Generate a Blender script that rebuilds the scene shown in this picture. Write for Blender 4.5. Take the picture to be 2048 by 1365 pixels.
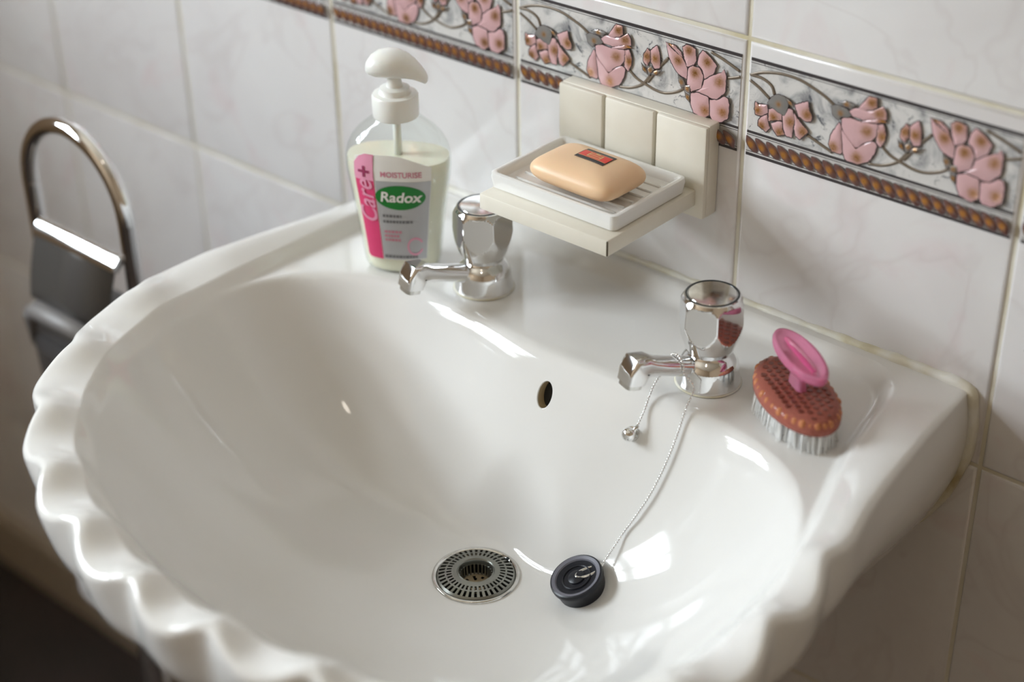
import bpy, bmesh, math, random
import numpy as np
from mathutils import Vector, Matrix

random.seed(7)
sc = bpy.context.scene
COL = sc.collection
for _o in list(bpy.data.objects):
    bpy.data.objects.remove(_o)

# ---------------------------------------------------------------- camera, world, light, exposure
F_PX, YAW, PITCH, ROLL = 3367.2, -0.72653823, 0.54427971, 0.01686158
CAM = Vector((0.57107, -0.87870, 0.65068))
fw = Vector((math.sin(YAW)*math.cos(PITCH), math.cos(YAW)*math.cos(PITCH), -math.sin(PITCH)))
rt = Vector((math.cos(YAW), -math.sin(YAW), 0))
dn = fw.cross(rt)
r2 = rt*math.cos(ROLL) + dn*math.sin(ROLL)
d2 = dn*math.cos(ROLL) - rt*math.sin(ROLL)
cd = bpy.data.cameras.new('camera')
cam = bpy.data.objects.new('camera', cd)
COL.objects.link(cam)
cam.matrix_world = Matrix(((r2.x, -d2.x, -fw.x, CAM.x), (r2.y, -d2.y, -fw.y, CAM.y), (r2.z, -d2.z, -fw.z, CAM.z), (0, 0, 0, 1)))
cd.sensor_width = 36
cd.lens = F_PX/2048*36
cd.clip_start = 0.02
cd.dof.use_dof = True
cd.dof.focus_distance = 1.135
cd.dof.aperture_fstop = 2.7
cd.dof.aperture_blades = 0
sc.camera = cam

world = bpy.data.worlds.new('world')
sc.world = world
world.use_nodes = True
world.node_tree.nodes['Background'].inputs[0].default_value = (0.80, 0.88, 1.0, 1)
world.node_tree.nodes['Background'].inputs[1].default_value = 1.0

# daylight through the window in the left wall (an area the size of the opening, just outside it)
WIN = dict(x=-1.36, y0=-1.62, y1=-0.62, z0=0.40, z1=1.14)
ld = bpy.data.lights.new('window_daylight', 'AREA')
ld.shape = 'RECTANGLE'
ld.size = WIN['z1']-WIN['z0']
ld.size_y = WIN['y1']-WIN['y0']
ld.energy = 91.0
ld.color = (0.845, 0.93, 1.0)
lo = bpy.data.objects.new('window_daylight', ld)
COL.objects.link(lo)
lo.location = (WIN['x']-0.10, (WIN['y0']+WIN['y1'])/2, (WIN['z0']+WIN['z1'])/2)
lo.rotation_euler = (0, -math.pi/2, 0)

# ceiling lamp of the room
ld2 = bpy.data.lights.new('ceiling_lamp_light', 'AREA')
ld2.shape = 'DISK'
ld2.size = 0.14
ld2.energy = 0.6
ld2.color = (1.0, 0.90, 0.78)
lo2 = bpy.data.objects.new('ceiling_lamp_light', ld2)
COL.objects.link(lo2)
lo2.location = (0.35, -1.05, 1.60)

sc.view_settings.view_transform = 'Standard'
sc.view_settings.look = 'None'
sc.view_settings.gamma = 1.0
sc.view_settings.use_curve_mapping = False
sc.view_settings.exposure = 0.0

# ---------------------------------------------------------------- helpers
def mesh_obj(name, verts, faces, mats, parent=None, smooth=True, sharp=None, mat_idx=None, loc=None):
    me = bpy.data.meshes.new(name)
    me.from_pydata([tuple(map(float, v)) for v in verts], [], [tuple(map(int, f)) for f in faces])
    return link_mesh(name, me, mats, parent, smooth, sharp, mat_idx, loc)

def link_mesh(name, me, mats, parent=None, smooth=True, sharp=None, mat_idx=None, loc=None):
    if not isinstance(mats, (list, tuple)):
        mats = [mats]
    for m in mats:
        me.materials.append(m)
    if mat_idx is not None:
        me.polygons.foreach_set('material_index', list(mat_idx))
    me.polygons.foreach_set('use_smooth', [smooth]*len(me.polygons))
    me.update()
    if smooth and sharp is not None:
        me.set_sharp_from_angle(angle=math.radians(sharp))
    o = bpy.data.objects.new(name, me)
    COL.objects.link(o)
    if parent is not None:
        o.parent = parent
    if loc is not None:
        o.location = loc
    return o

def bm_obj(name, bm, mats, parent=None, smooth=True, sharp=None, loc=None):
    bmesh.ops.recalc_face_normals(bm, faces=bm.faces)
    me = bpy.data.meshes.new(name)
    bm.to_mesh(me)
    bm.free()
    return link_mesh(name, me, mats, parent, smooth, sharp, None, loc)

def empty(name, loc, rz=0.0):
    o = bpy.data.objects.new(name, None)
    COL.objects.link(o)
    o.location = loc
    o.rotation_euler = (0, 0, rz)
    o.empty_display_size = 0.02
    return o

def tag(o, label, cat, group=None):
    o['label'] = label
    o['category'] = cat
    if group:
        o['group'] = group
    return o

def struct(o):
    o['kind'] = 'structure'
    return o

def box_bm(bm, x0, x1, y0, y1, z0, z1, bevel=0.0, seg=2):
    r = bmesh.ops.create_cube(bm, size=1.0)
    vs = r['verts']
    for v in vs:
        v.co = Vector((x0+(v.co.x+.5)*(x1-x0), y0+(v.co.y+.5)*(y1-y0), z0+(v.co.z+.5)*(z1-z0)))
    if bevel > 0:
        es = list({e for v in vs for e in v.link_edges})
        bmesh.ops.bevel(bm, geom=es, offset=bevel, segments=seg, profile=0.5, affect='EDGES')

def grid_faces(nu, nv, closed_u=True, off=0):
    """nv rings of nu points"""
    fs = []
    for j in range(nv-1):
        for i in range(nu if closed_u else nu-1):
            a = off+j*nu+i; b = off+j*nu+(i+1) % nu
            fs.append((a, b, b+nu, a+nu))
    return fs

def lathe(profile, n=48, cap0=True, cap1=True, rfun=None):
    vs = []
    for (r, z) in profile:
        for i in range(n):
            a = 2*math.pi*i/n
            rr = rfun(r, z, a) if rfun else r
            vs.append((rr*math.cos(a), rr*math.sin(a), z))
    fs = grid_faces(n, len(profile))
    if cap0: fs.append(tuple(range(n-1, -1, -1)))
    if cap1: fs.append(tuple(range((len(profile)-1)*n, len(profile)*n)))
    return vs, fs

def tube(points, radius, n=12, closed=False, caps=True):
    pts = [Vector(p) for p in points]
    m = len(pts)
    rad = radius if isinstance(radius, (list, tuple)) else [radius]*m
    vs, fs = [], []
    up = None
    for i, p in enumerate(pts):
        if closed:
            t = pts[(i+1) % m]-pts[i-1]
        else:
            t = pts[min(i+1, m-1)]-pts[max(i-1, 0)]
        t.normalize()
        if up is None:
            up = Vector((0, 0, 1)) if abs(t.z) < .9 else Vector((1, 0, 0))
        up = (up - t*up.dot(t)).normalized()
        s = t.cross(up)
        for k in range(n):
            a = 2*math.pi*k/n
            vs.append(p+(up*math.cos(a)+s*math.sin(a))*rad[i])
    fs = grid_faces(n, m)
    if closed:
        base = (m-1)*n
        for k in range(n):
            fs.append((base+k, base+(k+1) % n, (k+1) % n, k))
    elif caps:
        fs.append(tuple(range(n-1, -1, -1)))
        fs.append(tuple(range((m-1)*n, m*n)))
    return vs, fs

def merge(*parts):
    V, Fc = [], []
    for vs, fs in parts:
        o = len(V)
        V += [tuple(v) for v in vs]
        Fc += [tuple(i+o for i in f) for f in fs]
    return V, Fc

def xf(part, M):
    return [M @ Vector(v) for v in part[0]], part[1]

def sphere(c, r, nu=8, nv=6, sz=1.0):
    vs = [(c[0], c[1], c[2]-r*sz)]
    for j in range(1, nv):
        ph = math.pi*j/nv
        for i in range(nu):
            a = 2*math.pi*i/nu
            vs.append((c[0]+r*math.sin(ph)*math.cos(a), c[1]+r*math.sin(ph)*math.sin(a), c[2]-r*sz*math.cos(ph)))
    vs.append((c[0], c[1], c[2]+r*sz))
    fs = []
    for i in range(nu):
        fs.append((0, 1+(i+1) % nu, 1+i))
    for j in range(nv-2):
        for i in range(nu):
            a = 1+j*nu+i; b = 1+j*nu+(i+1) % nu
            fs.append((a, b, b+nu, a+nu))
    l = 1+(nv-2)*nu
    for i in range(nu):
        fs.append((l+i, l+(i+1) % nu, len(vs)-1))
    return vs, fs

def spline(pts, n, closed=False):
    """Catmull-Rom resample of 2-D/3-D points"""
    P = [np.array(p, float) for p in pts]
    m = len(P)
    segs = m if closed else m-1
    out = []
    for i in range(segs):
        p0 = P[(i-1) % m] if closed or i > 0 else 2*P[0]-P[1]
        p1 = P[i]; p2 = P[(i+1) % m]
        p3 = P[(i+2) % m] if closed or i+2 < m else 2*P[-1]-P[-2]
        k = max(1, n//segs)
        for j in range(k):
            t = j/k
            out.append(.5*((2*p1)+(-p0+p2)*t+(2*p0-5*p1+4*p2-p3)*t*t+(-p0+3*p1-3*p2+p3)*t**3))
    if not closed:
        out.append(P[-1])
    return out

def sstep(a, b, x):
    t = np.clip((x-a)/(b-a), 0, 1)
    return t*t*(3-2*t)

# ---------------------------------------------------------------- materials
def mat(name, color=(.8, .8, .8), rough=.5, metal=0.0, coat=0.0, spec=.5, trans=0.0, ior=1.5, sss=0.0):
    m = bpy.data.materials.new(name)
    m.use_nodes = True
    b = m.node_tree.nodes['Principled BSDF']
    b.inputs['Base Color'].default_value = (*color, 1)
    b.inputs['Roughness'].default_value = rough
    b.inputs['Metallic'].default_value = metal
    b.inputs['Coat Weight'].default_value = coat
    b.inputs['Coat Roughness'].default_value = .04
    b.inputs['Specular IOR Level'].default_value = spec
    b.inputs['Transmission Weight'].default_value = trans
    b.inputs['IOR'].default_value = ior
    if sss:
        b.inputs['Subsurface Weight'].default_value = sss
        b.inputs['Subsurface Radius'].default_value = (.01, .006, .004)
        b.inputs['Subsurface Scale'].default_value = 1.0
    return m, m.node_tree, b

def N(nt, t, **kw):
    n = nt.nodes.new(t)
    for k, v in kw.items():
        setattr(n, k, v)
    return n

def noise(nt, vec, scale, detail=4, dist=0.0, rough=.5):
    n = N(nt, 'ShaderNodeTexNoise')
    n.inputs['Scale'].default_value = scale
    n.inputs['Detail'].default_value = detail
    n.inputs['Roughness'].default_value = rough
    n.inputs['Distortion'].default_value = dist
    nt.links.new(vec, n.inputs['Vector'])
    return n

def ramp(nt, fac, stops):
    r = N(nt, 'ShaderNodeValToRGB')
    el = r.color_ramp.elements
    while len(el) < len(stops):
        el.new(.5)
    for e, (p, c) in zip(el, stops):
        e.position = p
        e.color = (*c, 1)
    nt.links.new(fac, r.inputs[0])
    return r

def mixc(nt, fac, a, b):
    m = N(nt, 'ShaderNodeMix', data_type='RGBA')
    for inp, v in ((m.inputs[0], fac), (m.inputs[6], a), (m.inputs[7], b)):
        if isinstance(v, (int, float)):
            inp.default_value = v
        elif isinstance(v, tuple):
            inp.default_value = (*v, 1)
        else:
            nt.links.new(v, inp)
    return m.outputs[2]

def bump(nt, b, height, strength=.2, dist=.001):
    n = N(nt, 'ShaderNodeBump')
    n.inputs['Strength'].default_value = strength
    n.inputs['Distance'].default_value = dist
    nt.links.new(height, n.inputs['Height'])
    nt.links.new(n.outputs[0], b.inputs['Normal'])

def tile_vec(nt):
    tc = N(nt, 'ShaderNodeTexCoord')
    oi = N(nt, 'ShaderNodeObjectInfo')
    mul = N(nt, 'ShaderNodeVectorMath', operation='SCALE')
    mul.inputs[0].default_value = (13.7, 7.1, 19.3)
    nt.links.new(oi.outputs['Random'], mul.inputs['Scale'])
    add = N(nt, 'ShaderNodeVectorMath', operation='ADD')
    nt.links.new(tc.outputs['Object'], add.inputs[0])
    nt.links.new(mul.outputs[0], add.inputs[1])
    return add.outputs[0]

# glazed wall tile: warm white with faint pink and grey marble clouds and veins
M = {}
m, nt, b = mat('tile_glaze', rough=.13, coat=.25)
v = tile_vec(nt)
n1 = noise(nt, v, 7, 3, .8)
n2 = noise(nt, v, 11, 4, 1.6)
n3 = noise(nt, v, 5, 3, 2.2)
c1 = ramp(nt, n1.outputs[0], [(.35, (.70, .68, .675)), (.55, (.745, .73, .725)), (.75, (.765, .755, .75))])
pf = ramp(nt, n2.outputs[0], [(.56, (0, 0, 0)), (.78, (.75, .75, .75))])
pk = mixc(nt, pf.outputs[0], c1.outputs[0], (.71, .605, .61))
vf = ramp(nt, n3.outputs[0], [(.455, (0, 0, 0)), (.492, (.22, .22, .22)), (.515, (0, 0, 0))])
cc = mixc(nt, vf.outputs[0], pk, (.56, .50, .49))
nt.links.new(cc, b.inputs['Base Color'])
M['tile'] = m

m, nt, b = mat('grout', rough=.75)
tc = N(nt, 'ShaderNodeTexCoord')
g1 = noise(nt, tc.outputs['Object'], 14, 5)
g2 = noise(nt, tc.outputs['Object'], 300, 3)
cr = ramp(nt, g1.outputs[0], [(.38, (.70, .67, .58)), (.58, (.62, .57, .44)), (.72, (.47, .40, .20))])
nt.links.new(cr.outputs[0], b.inputs['Base Color'])
bump(nt, b, g2.outputs[0], .4, .0006)
M['grout'] = m

# border panel of the decorated tile: grey blue marble
m, nt, b = mat('border_marble', rough=.14, coat=.3)
tc = N(nt, 'ShaderNodeTexCoord')
n1 = noise(nt, tc.outputs['Object'], 45, 6, 1.2, .6)
n2 = noise(nt, tc.outputs['Object'], 90, 7, 1.0, .7)
c1 = ramp(nt, n1.outputs[0], [(.32, (.24, .24, .245)), (.43, (.46, .455, .45)), (.54, (.63, .615, .595)), (.75, (.66, .64, .62))])
f2 = ramp(nt, n2.outputs[0], [(.585, (0, 0, 0)), (.66, (1, 1, 1))])
nt.links.new(mixc(nt, f2.outputs[0], c1.outputs[0], (.10, .105, .12)), b.inputs['Base Color'])
M['border_marble'] = m
M['border_pale'] = mat('border_pale', (.55, .53, .51), .2, coat=.3)[0]
M['border_line'] = mat('border_line', (.045, .038, .04), .3)[0]
M['petal_outline'] = mat('petal_outline', (.05, .032, .035), .3)[0]

def petal_mat(name, base, gold, rgh):
    m, nt, b = mat(name, base, rgh, coat=.15)
    at = N(nt, 'ShaderNodeAttribute', attribute_name='gold')
    tc = N(nt, 'ShaderNodeTexCoord')
    nn = noise(nt, tc.outputs['Object'], 900, 3)
    mul = N(nt, 'ShaderNodeMath', operation='MULTIPLY_ADD')
    nt.links.new(nn.outputs[0], mul.inputs[0])
    mul.inputs[1].default_value = .9
    mul.inputs[2].default_value = .5
    m2 = N(nt, 'ShaderNodeMath', operation='MULTIPLY', use_clamp=True)
    nt.links.new(mul.outputs[0], m2.inputs[0])
    nt.links.new(at.outputs['Fac'], m2.inputs[1])
    nt.links.new(mixc(nt, m2.outputs[0], base, gold), b.inputs['Base Color'])
    m3 = N(nt, 'ShaderNodeMath', operation='MULTIPLY')
    nt.links.new(m2.outputs[0], m3.inputs[0])
    m3.inputs[1].default_value = .7
    nt.links.new(m3.outputs[0], b.inputs['Metallic'])
    return m
M['petal'] = petal_mat('petal_pink', (.60, .375, .385), (.40, .185, .04), .22)
M['leaf'] = petal_mat('leaf_grey', (.20, .19, .18), (.45, .22, .06), .25)
M['vine'] = mat('vine_bronze', (.20, .16, .12), .28, metal=.35)[0]
M['rope_edge'] = mat('rope_edge', (.13, .085, .085), .3)[0]
M['rope'] = petal_mat('rope_bronze', (.115, .05, .04), (.62, .27, .045), .25)

# basin ceramic
m, nt, b = mat('basin_ceramic', (.80, .785, .755), .055, spec=.5)
tc = N(nt, 'ShaderNodeTexCoord')
n1 = noise(nt, tc.outputs['Object'], 9, 3)
cr = ramp(nt, n1.outputs[0], [(.35, (.735, .725, .70)), (.7, (.755, .748, .73))])
nt.links.new(cr.outputs[0], b.inputs['Base Color'])
M['ceramic'] = m

m, nt, b = mat('silicone', (.72, .70, .62), .45)
tc = N(nt, 'ShaderNodeTexCoord')
n1 = noise(nt, tc.outputs['Object'], 30, 5)
cr = ramp(nt, n1.outputs[0], [(.42, (.76, .75, .70)), (.6, (.66, .62, .47)), (.75, (.45, .38, .22))])
nt.links.new(cr.outputs[0], b.inputs['Base Color'])
n2 = noise(nt, tc.outputs['Object'], 160, 3)
bump(nt, b, n2.outputs[0], .35, .001)
M['silicone'] = m

m, nt, b = mat('chrome', (.80, .80, .80), .06, metal=1.0)
tc = N(nt, 'ShaderNodeTexCoord')
n1 = noise(nt, tc.outputs['Object'], 60, 4)
rr = N(nt, 'ShaderNodeMapRange')
rr.inputs['To Min'].default_value = .04
rr.inputs['To Max'].default_value = .11
nt.links.new(n1.outputs[0], rr.inputs['Value'])
nt.links.new(rr.outputs[0], b.inputs['Roughness'])
M['chrome'] = m
m, nt, b = mat('chrome_spotted', (.72, .72, .70), .12, metal=1.0)
tc = N(nt, 'ShaderNodeTexCoord')
n1 = noise(nt, tc.outputs['Object'], 160, 5)
cr = ramp(nt, n1.outputs[0], [(.4, (.62, .61, .58)), (.65, (.76, .76, .75))])
nt.links.new(cr.outputs[0], b.inputs['Base Color'])
M['chrome_worn'] = m
M['dark_ring'] = mat('dark_ring', (.012, .02, .025), .2)[0]
M['black'] = mat('hollow_shade_black', (.01, .01, .01), .6)[0]  # black put in for the shade inside the overflow and waste pipe
M['rubber'] = mat('black_rubber', (.010, .011, .016), .32, spec=.3)[0]
M['rubber_scuffed'] = mat('scuffed_rubber', (.14, .14, .17), .42)[0]

m, nt, b = mat('painted_wood', (.66, .62, .53), .42)
tc = N(nt, 'ShaderNodeTexCoord')
n1 = noise(nt, tc.outputs['Object'], 40, 4)
cr = ramp(nt, n1.outputs[0], [(.35, (.765, .725, .625)), (.7, (.80, .765, .675))])
nt.links.new(cr.outputs[0], b.inputs['Base Color'])
M['cream'] = m
M['chip'] = mat('chipped_paint', (.10, .08, .05), .7)[0]
M['dish'] = mat('white_glaze', (.82, .82, .80), .12, coat=.5)[0]
M['soap'] = mat('soap_peach', (.84, .585, .365), .42, sss=.25)[0]
M['lab_red'] = mat('label_red', (.72, .05, .03), .35)[0]
M['lab_black'] = mat('label_black', (.012, .012, .012), .35)[0]
M['lab_gold'] = mat('label_gold', (.62, .42, .16), .35)[0]

# bottle
m = bpy.data.materials.new('clear_plastic')
m.use_nodes = True
nt = m.node_tree
nt.nodes.clear()
out = N(nt, 'ShaderNodeOutputMaterial')
tr = N(nt, 'ShaderNodeBsdfTransparent'); tr.inputs[0].default_value = (.955, .975, .96, 1)
gl = N(nt, 'ShaderNodeBsdfGlossy'); gl.inputs['Roughness'].default_value = .06
fr = N(nt, 'ShaderNodeFresnel'); fr.inputs[0].default_value = 1.5
mx = N(nt, 'ShaderNodeMixShader')
ge = N(nt, 'ShaderNodeNewGeometry'); ff = N(nt, 'ShaderNodeMath', operation='MULTIPLY_ADD'); ff.inputs[1].default_value = -1.0; ff.inputs[2].default_value = 1.0
nt.links.new(ge.outputs['Backfacing'], ff.inputs[0]); fm = N(nt, 'ShaderNodeMath', operation='MULTIPLY'); nt.links.new(ff.outputs[0], fm.inputs[0]); nt.links.new(fr.outputs[0], fm.inputs[1]); nt.links.new(fm.outputs[0], mx.inputs[0]); nt.links.new(tr.outputs[0], mx.inputs[1]); nt.links.new(gl.outputs[0], mx.inputs[2])
nt.links.new(mx.outputs[0], out.inputs[0])
M['clear'] = m
M['liquid'] = mat('soap_liquid', (.84, .815, .67), .25, sss=.2, coat=.5)[0]
M['pump_white'] = mat('pump_white', (.84, .84, .80), .28, sss=.15)[0]
M['lab_white'] = mat('label_white', (.84, .83, .80), .35)[0]
M['lab_grey'] = mat('label_grey', (.47, .48, .50), .30, metal=.15)[0]
M['lab_pink'] = mat('label_pink', (.72, .055, .18), .35)[0]
M['lab_lightpink'] = mat('label_light_pink', (.80, .33, .48), .35)[0]
M['lab_rose'] = mat('label_rose_print', (.62, .22, .30), .4)[0]
M['lab_plum'] = mat('label_plum', (.30, .03, .10), .4)[0]
M['lab_green'] = mat('label_green', (.005, .20, .025), .3)[0]
M['lab_dark'] = mat('label_dark_print', (.17, .17, .18), .4)[0]

# brush
m, nt, b = mat('brush_plastic', (.47, .155, .115), .08, trans=.35, ior=1.2)
M['brush'] = m
M['brush_dot'] = mat('brush_dot', (.16, .04, .022), .3)[0]
M['brush_edge'] = mat('brush_edge', (.62, .25, .115), .12, trans=.25, ior=1.2)[0]
M['handle'] = mat('handle_pink', (.86, .34, .52), .08, trans=.65, ior=1.15)[0]
M['handle_core'] = mat('handle_core', (.72, .12, .30), .15, trans=.3, ior=1.2)[0]
M['bristle'] = mat('bristle_white', (.93, .93, .91), .4, sss=.0)[0]

M['paper'] = mat('toilet_paper', (.66, .66, .66), .9)[0]
M['dark_plastic'] = mat('dark_plastic', (.055, .05, .048), .45)[0]
M['grey_satin'] = mat('grey_satin_metal', (.20, .19, .185), .5, metal=.2)[0]
m, nt, b = mat('floor_vinyl', (.045, .036, .032), .55)
tc = N(nt, 'ShaderNodeTexCoord')
n1 = noise(nt, tc.outputs['Object'], 6, 4)
cr = ramp(nt, n1.outputs[0], [(.35, (.030, .026, .024)), (.65, (.048, .034, .032))])
nt.links.new(cr.outputs[0], b.inputs['Base Color'])
M['floor'] = m
M['skirting'] = mat('skirting_paint', (.36, .305, .24), .45)[0]
M['plaster'] = mat('plaster_warm', (.43, .32, .215), .8)[0]
M['ceiling'] = mat('ceiling_paint', (.62, .545, .44), .85)[0]
M['frame'] = mat('window_frame_paint', (.75, .75, .73), .35)[0]
M['speck'] = mat('speck_dark', (.015, .012, .012), .6)[0]
M['flap_grey'] = mat('flap_grey', (.10, .095, .09), .35, metal=.4)[0]  # dark grey stands in for the dark reflection on the chrome flap
M['overflow_tan'] = mat('overflow_tan', (.42, .33, .20), .4)[0]  # tan wall colour of the overflow channel
M['sieve'] = mat('sieve_metal', (.27, .275, .25), .28, metal=.9)[0]
# ---------------------------------------------------------------- the room shell
X0, X1, Y0, Z0, Z1 = -1.36, 1.60, -2.10, -0.74, 1.66
def slab(name, x0, x1, y0, y1, z0, z1, m, parent=None):
    bm = bmesh.new()
    box_bm(bm, x0, x1, y0, y1, z0, z1)
    return bm_obj(name, bm, m, parent, smooth=False)
wall_back = struct(slab('wall_back', X0-.06, X1+.06, .0016, .06, Z0-.05, Z1+.05, M['grout']))
struct(slab('floor', X0-.06, X1+.06, Y0-.06, .0016, Z0-.05, Z0, M['floor']))
struct(slab('ceiling', X0-.06, X1+.06, Y0-.06, .0016, Z1, Z1+.05, M['ceiling']))
struct(slab('wall_right', X1, X1+.06, Y0, .0016, Z0, Z1, M['plaster']))
struct(slab('wall_front', X0-.06, X1+.06, Y0-.06, Y0, Z0, Z1, M['plaster']))
bm = bmesh.new()
for (ya, yb, za, zb) in ((Y0, WIN['y0'], Z0, Z1), (WIN['y1'], .0016, Z0, Z1), (WIN['y0'], WIN['y1'], Z0, WIN['z0']), (WIN['y0'], WIN['y1'], WIN['z1'], Z1)):
    box_bm(bm, X0-.06, X0, ya, yb, za, zb)
struct(bm_obj('wall_left', bm, M['plaster'], smooth=False))
win = struct(empty('window_1', (X0, (WIN['y0']+WIN['y1'])/2, WIN['z0'])))
hy, hz = (WIN['y1']-WIN['y0'])/2, WIN['z1']-WIN['z0']
for nm, a in (('window_frame', [(-hy, -hy+.05, 0, hz), (hy-.05, hy, 0, hz), (-hy, hy, 0, .05), (-hy, hy, hz-.05, hz)]),):
    bm = bmesh.new()
    for (ya, yb, za, zb) in a:
        box_bm(bm, -.05, .0, ya, yb, za, zb, .004, 1)
    bm_obj(nm, bm, M['frame'], win, smooth=False)
for zc in (.27, .52):
    bm = bmesh.new(); box_bm(bm, -.045, -.005, -hy, hy, zc-.034, zc+.034, .004, 1)
    bm_obj('glazing_bar', bm, M['frame'], win, smooth=False)
bm = bmesh.new(); box_bm(bm, -.045, -.005, .10, .150, 0, hz, .004, 1)
bm_obj('glazing_bar', bm, M['frame'], win, smooth=False)
bm = bmesh.new(); box_bm(bm, -.02, .10, -hy-.04, hy+.04, -.035, 0, .006, 2)
bm_obj('window_sill', bm, M['frame'], win, smooth=False)
bm = bmesh.new()
box_bm(bm, X0, X1, -.016, .0015, Z0, Z0+.078, .004, 2)
struct(bm_obj('baseboard_back', bm, M['skirting'], smooth=False))

# ---------------------------------------------------------------- wall tiles
TW, TH, JT, BV = .200, .250, .0030, .0026
def pillow_tile():
    """a glazed tile with softly rounded front edges; front at y = 0"""
    x0, x1, z0, z1 = JT/2, TW-JT/2, JT/2, TH-JT/2
    rings = [(0, .005), (0, .0013), (.0007, .0006), (.0016, .00015), (BV, 0)]
    vs, fs = [], []
    for (i, y) in rings:
        vs += [(x0+i, y, z0+i), (x1-i, y, z0+i), (x1-i, y, z1-i), (x0+i, y, z1-i)]
    fs = grid_faces(4, len(rings))
    l = (len(rings)-1)*4
    fs.append((l, l+1, l+2, l+3))
    me = bpy.data.meshes.new('tile')
    me.from_pydata(vs, [], fs)
    me.materials.append(M['tile'])
    me.polygons.foreach_set('use_smooth', [True]*len(me.polygons))
    me.update()
    me.set_sharp_from_angle(angle=math.radians(50))
    return me
TILE_ME = pillow_tile()

PETALS = {'A':[([(9.2,209.0),(11.6,207.9),(18.5,209.4),(19.5,203.9),(15.1,200.6),(9.9,199.7),(9.0,204.2)],(11.6,203.8)),([(19.0,202.5),(20.7,195.8),(22.0,194.0),(18.8,189.9),(12.4,192.9),(12.5,196.7),(15.1,200.1)],(15.6,193.8)),([(19.9,206.6),(24.3,208.9),(30.3,205.8),(30.7,201.7),(25.0,200.2),(20.5,198.4)],(24.3,202.1)),([(22.4,197.3),(27.9,200.4),(31.3,200.8),(31.7,195.7),(33.7,192.5),(28.2,189.9),(25.0,192.7)],(29.7,193.0)),([(31.0,205.0),(34.4,211.6),(38.4,211.2),(40.8,203.5),(39.5,198.9),(39.5,191.6),(34.3,192.2),(32.2,196.9)],(37.5,202.6)),([(39.7,209.4),(44.7,204.6),(51.3,199.6),(48.8,196.3),(45.2,192.3),(42.2,193.9),(40.5,198.2),(40.8,203.5)],(47.5,198.6)),([(39.8,215.2),(44.6,218.0),(49.5,220.4),(50.8,214.5),(53.3,211.1),(52.9,207.1),(48.5,206.1),(43.2,208.3)],(49.7,211.2))],'B':[([(72.9,211.9),(74.9,208.9),(77.1,191.9),(75.6,190.5),(69.5,190.8),(66.3,195.1),(67.8,202.7)],(70.3,194.1)),([(75.0,207.9),(78.1,203.6),(83.2,197.3),(88.5,198.4),(93.3,203.9),(98.9,206.0),(101.3,204.1),(99.9,197.6),(96.3,191.3),(88.5,187.5),(79.8,187.5),(77.6,193.1)],(88.1,192.0)),([(74.3,214.9),(77.8,217.4),(88.7,216.8),(99.2,218.2),(100.8,218.2),(100.1,209.9),(97.8,206.7),(90.3,202.0),(87.9,198.7),(83.1,197.8),(80.6,201.2),(78.0,204.6),(74.8,209.9)],(93.5,211.6)),([(100.8,218.2),(104.3,219.7),(106.9,213.8),(106.6,208.7),(104.0,203.4),(100.6,206.0),(100.6,210.0)],(104.7,211.2)),([(88.7,216.8),(92.7,219.4),(102.9,222.8),(106.7,221.3),(99.1,218.7)],(104.1,221.6)),([(79.5,221.9),(84.5,225.3),(90.4,225.4),(96.7,226.6),(103.0,231.3),(106.0,227.6),(106.1,222.7),(99.8,221.9),(90.6,218.4),(82.0,219.0)],(101.5,225.9)),([(89.8,231.2),(92.5,235.4),(98.3,235.5),(99.0,229.2),(96.1,226.9),(90.4,225.4),(85.6,225.1)],(95.6,231.8))],'C':[([(116.5,218.6),(119.9,224.5),(122.2,222.2),(122.5,216.3),(119.9,211.5),(116.5,213.6)],(119.6,218.5)),([(122.6,223.3),(127.6,228.6),(130.3,223.5),(131.1,212.8),(126.2,210.8),(123.1,215.5)],(126.8,218.5))],'D':[([(136.3,232.5),(142.9,231.9),(147.9,228.4),(149.3,224.9),(142.3,228.8)],(137.9,232.0)),([(135.2,232.7),(141.3,228.5),(149.3,224.9),(153.7,218.3),(153.8,210.4),(147.6,211.6),(142.4,216.0),(138.0,222.7)],(146.2,222.1)),([(149.3,232.7),(152.9,235.2),(160.0,233.8),(160.7,225.2),(158.3,221.1),(153.6,219.3),(150.6,226.3)],(154.9,231.4)),([(165.8,234.4),(171.6,231.3),(177.7,226.2),(175.2,219.7),(168.2,214.2),(166.4,220.0),(161.9,223.6),(163.0,229.8)],(170.3,227.0)),([(168.2,213.7),(174.4,218.5),(182.5,222.8),(183.6,225.5),(185.7,220.8),(185.5,209.1),(178.7,202.5),(172.8,202.2),(160.8,203.1),(166.2,207.2)],(180.7,215.5)),([(154.7,218.6),(158.2,221.6),(164.2,221.4),(167.4,216.4),(166.2,207.2),(157.8,202.7),(154.5,204.7),(154.4,213.6)],(160.9,217.0)),([(173.5,201.0),(179.7,202.4),(184.9,206.4),(187.9,205.9),(189.6,201.4),(189.1,191.4),(182.9,186.9),(176.0,187.2),(174.0,190.6)],(184.7,195.0)),([(158.0,201.7),(162.7,203.6),(172.2,203.0),(173.6,196.5),(173.6,189.5),(169.1,186.1),(160.8,188.5),(157.9,194.7)],(170.2,192.5))]}
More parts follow.
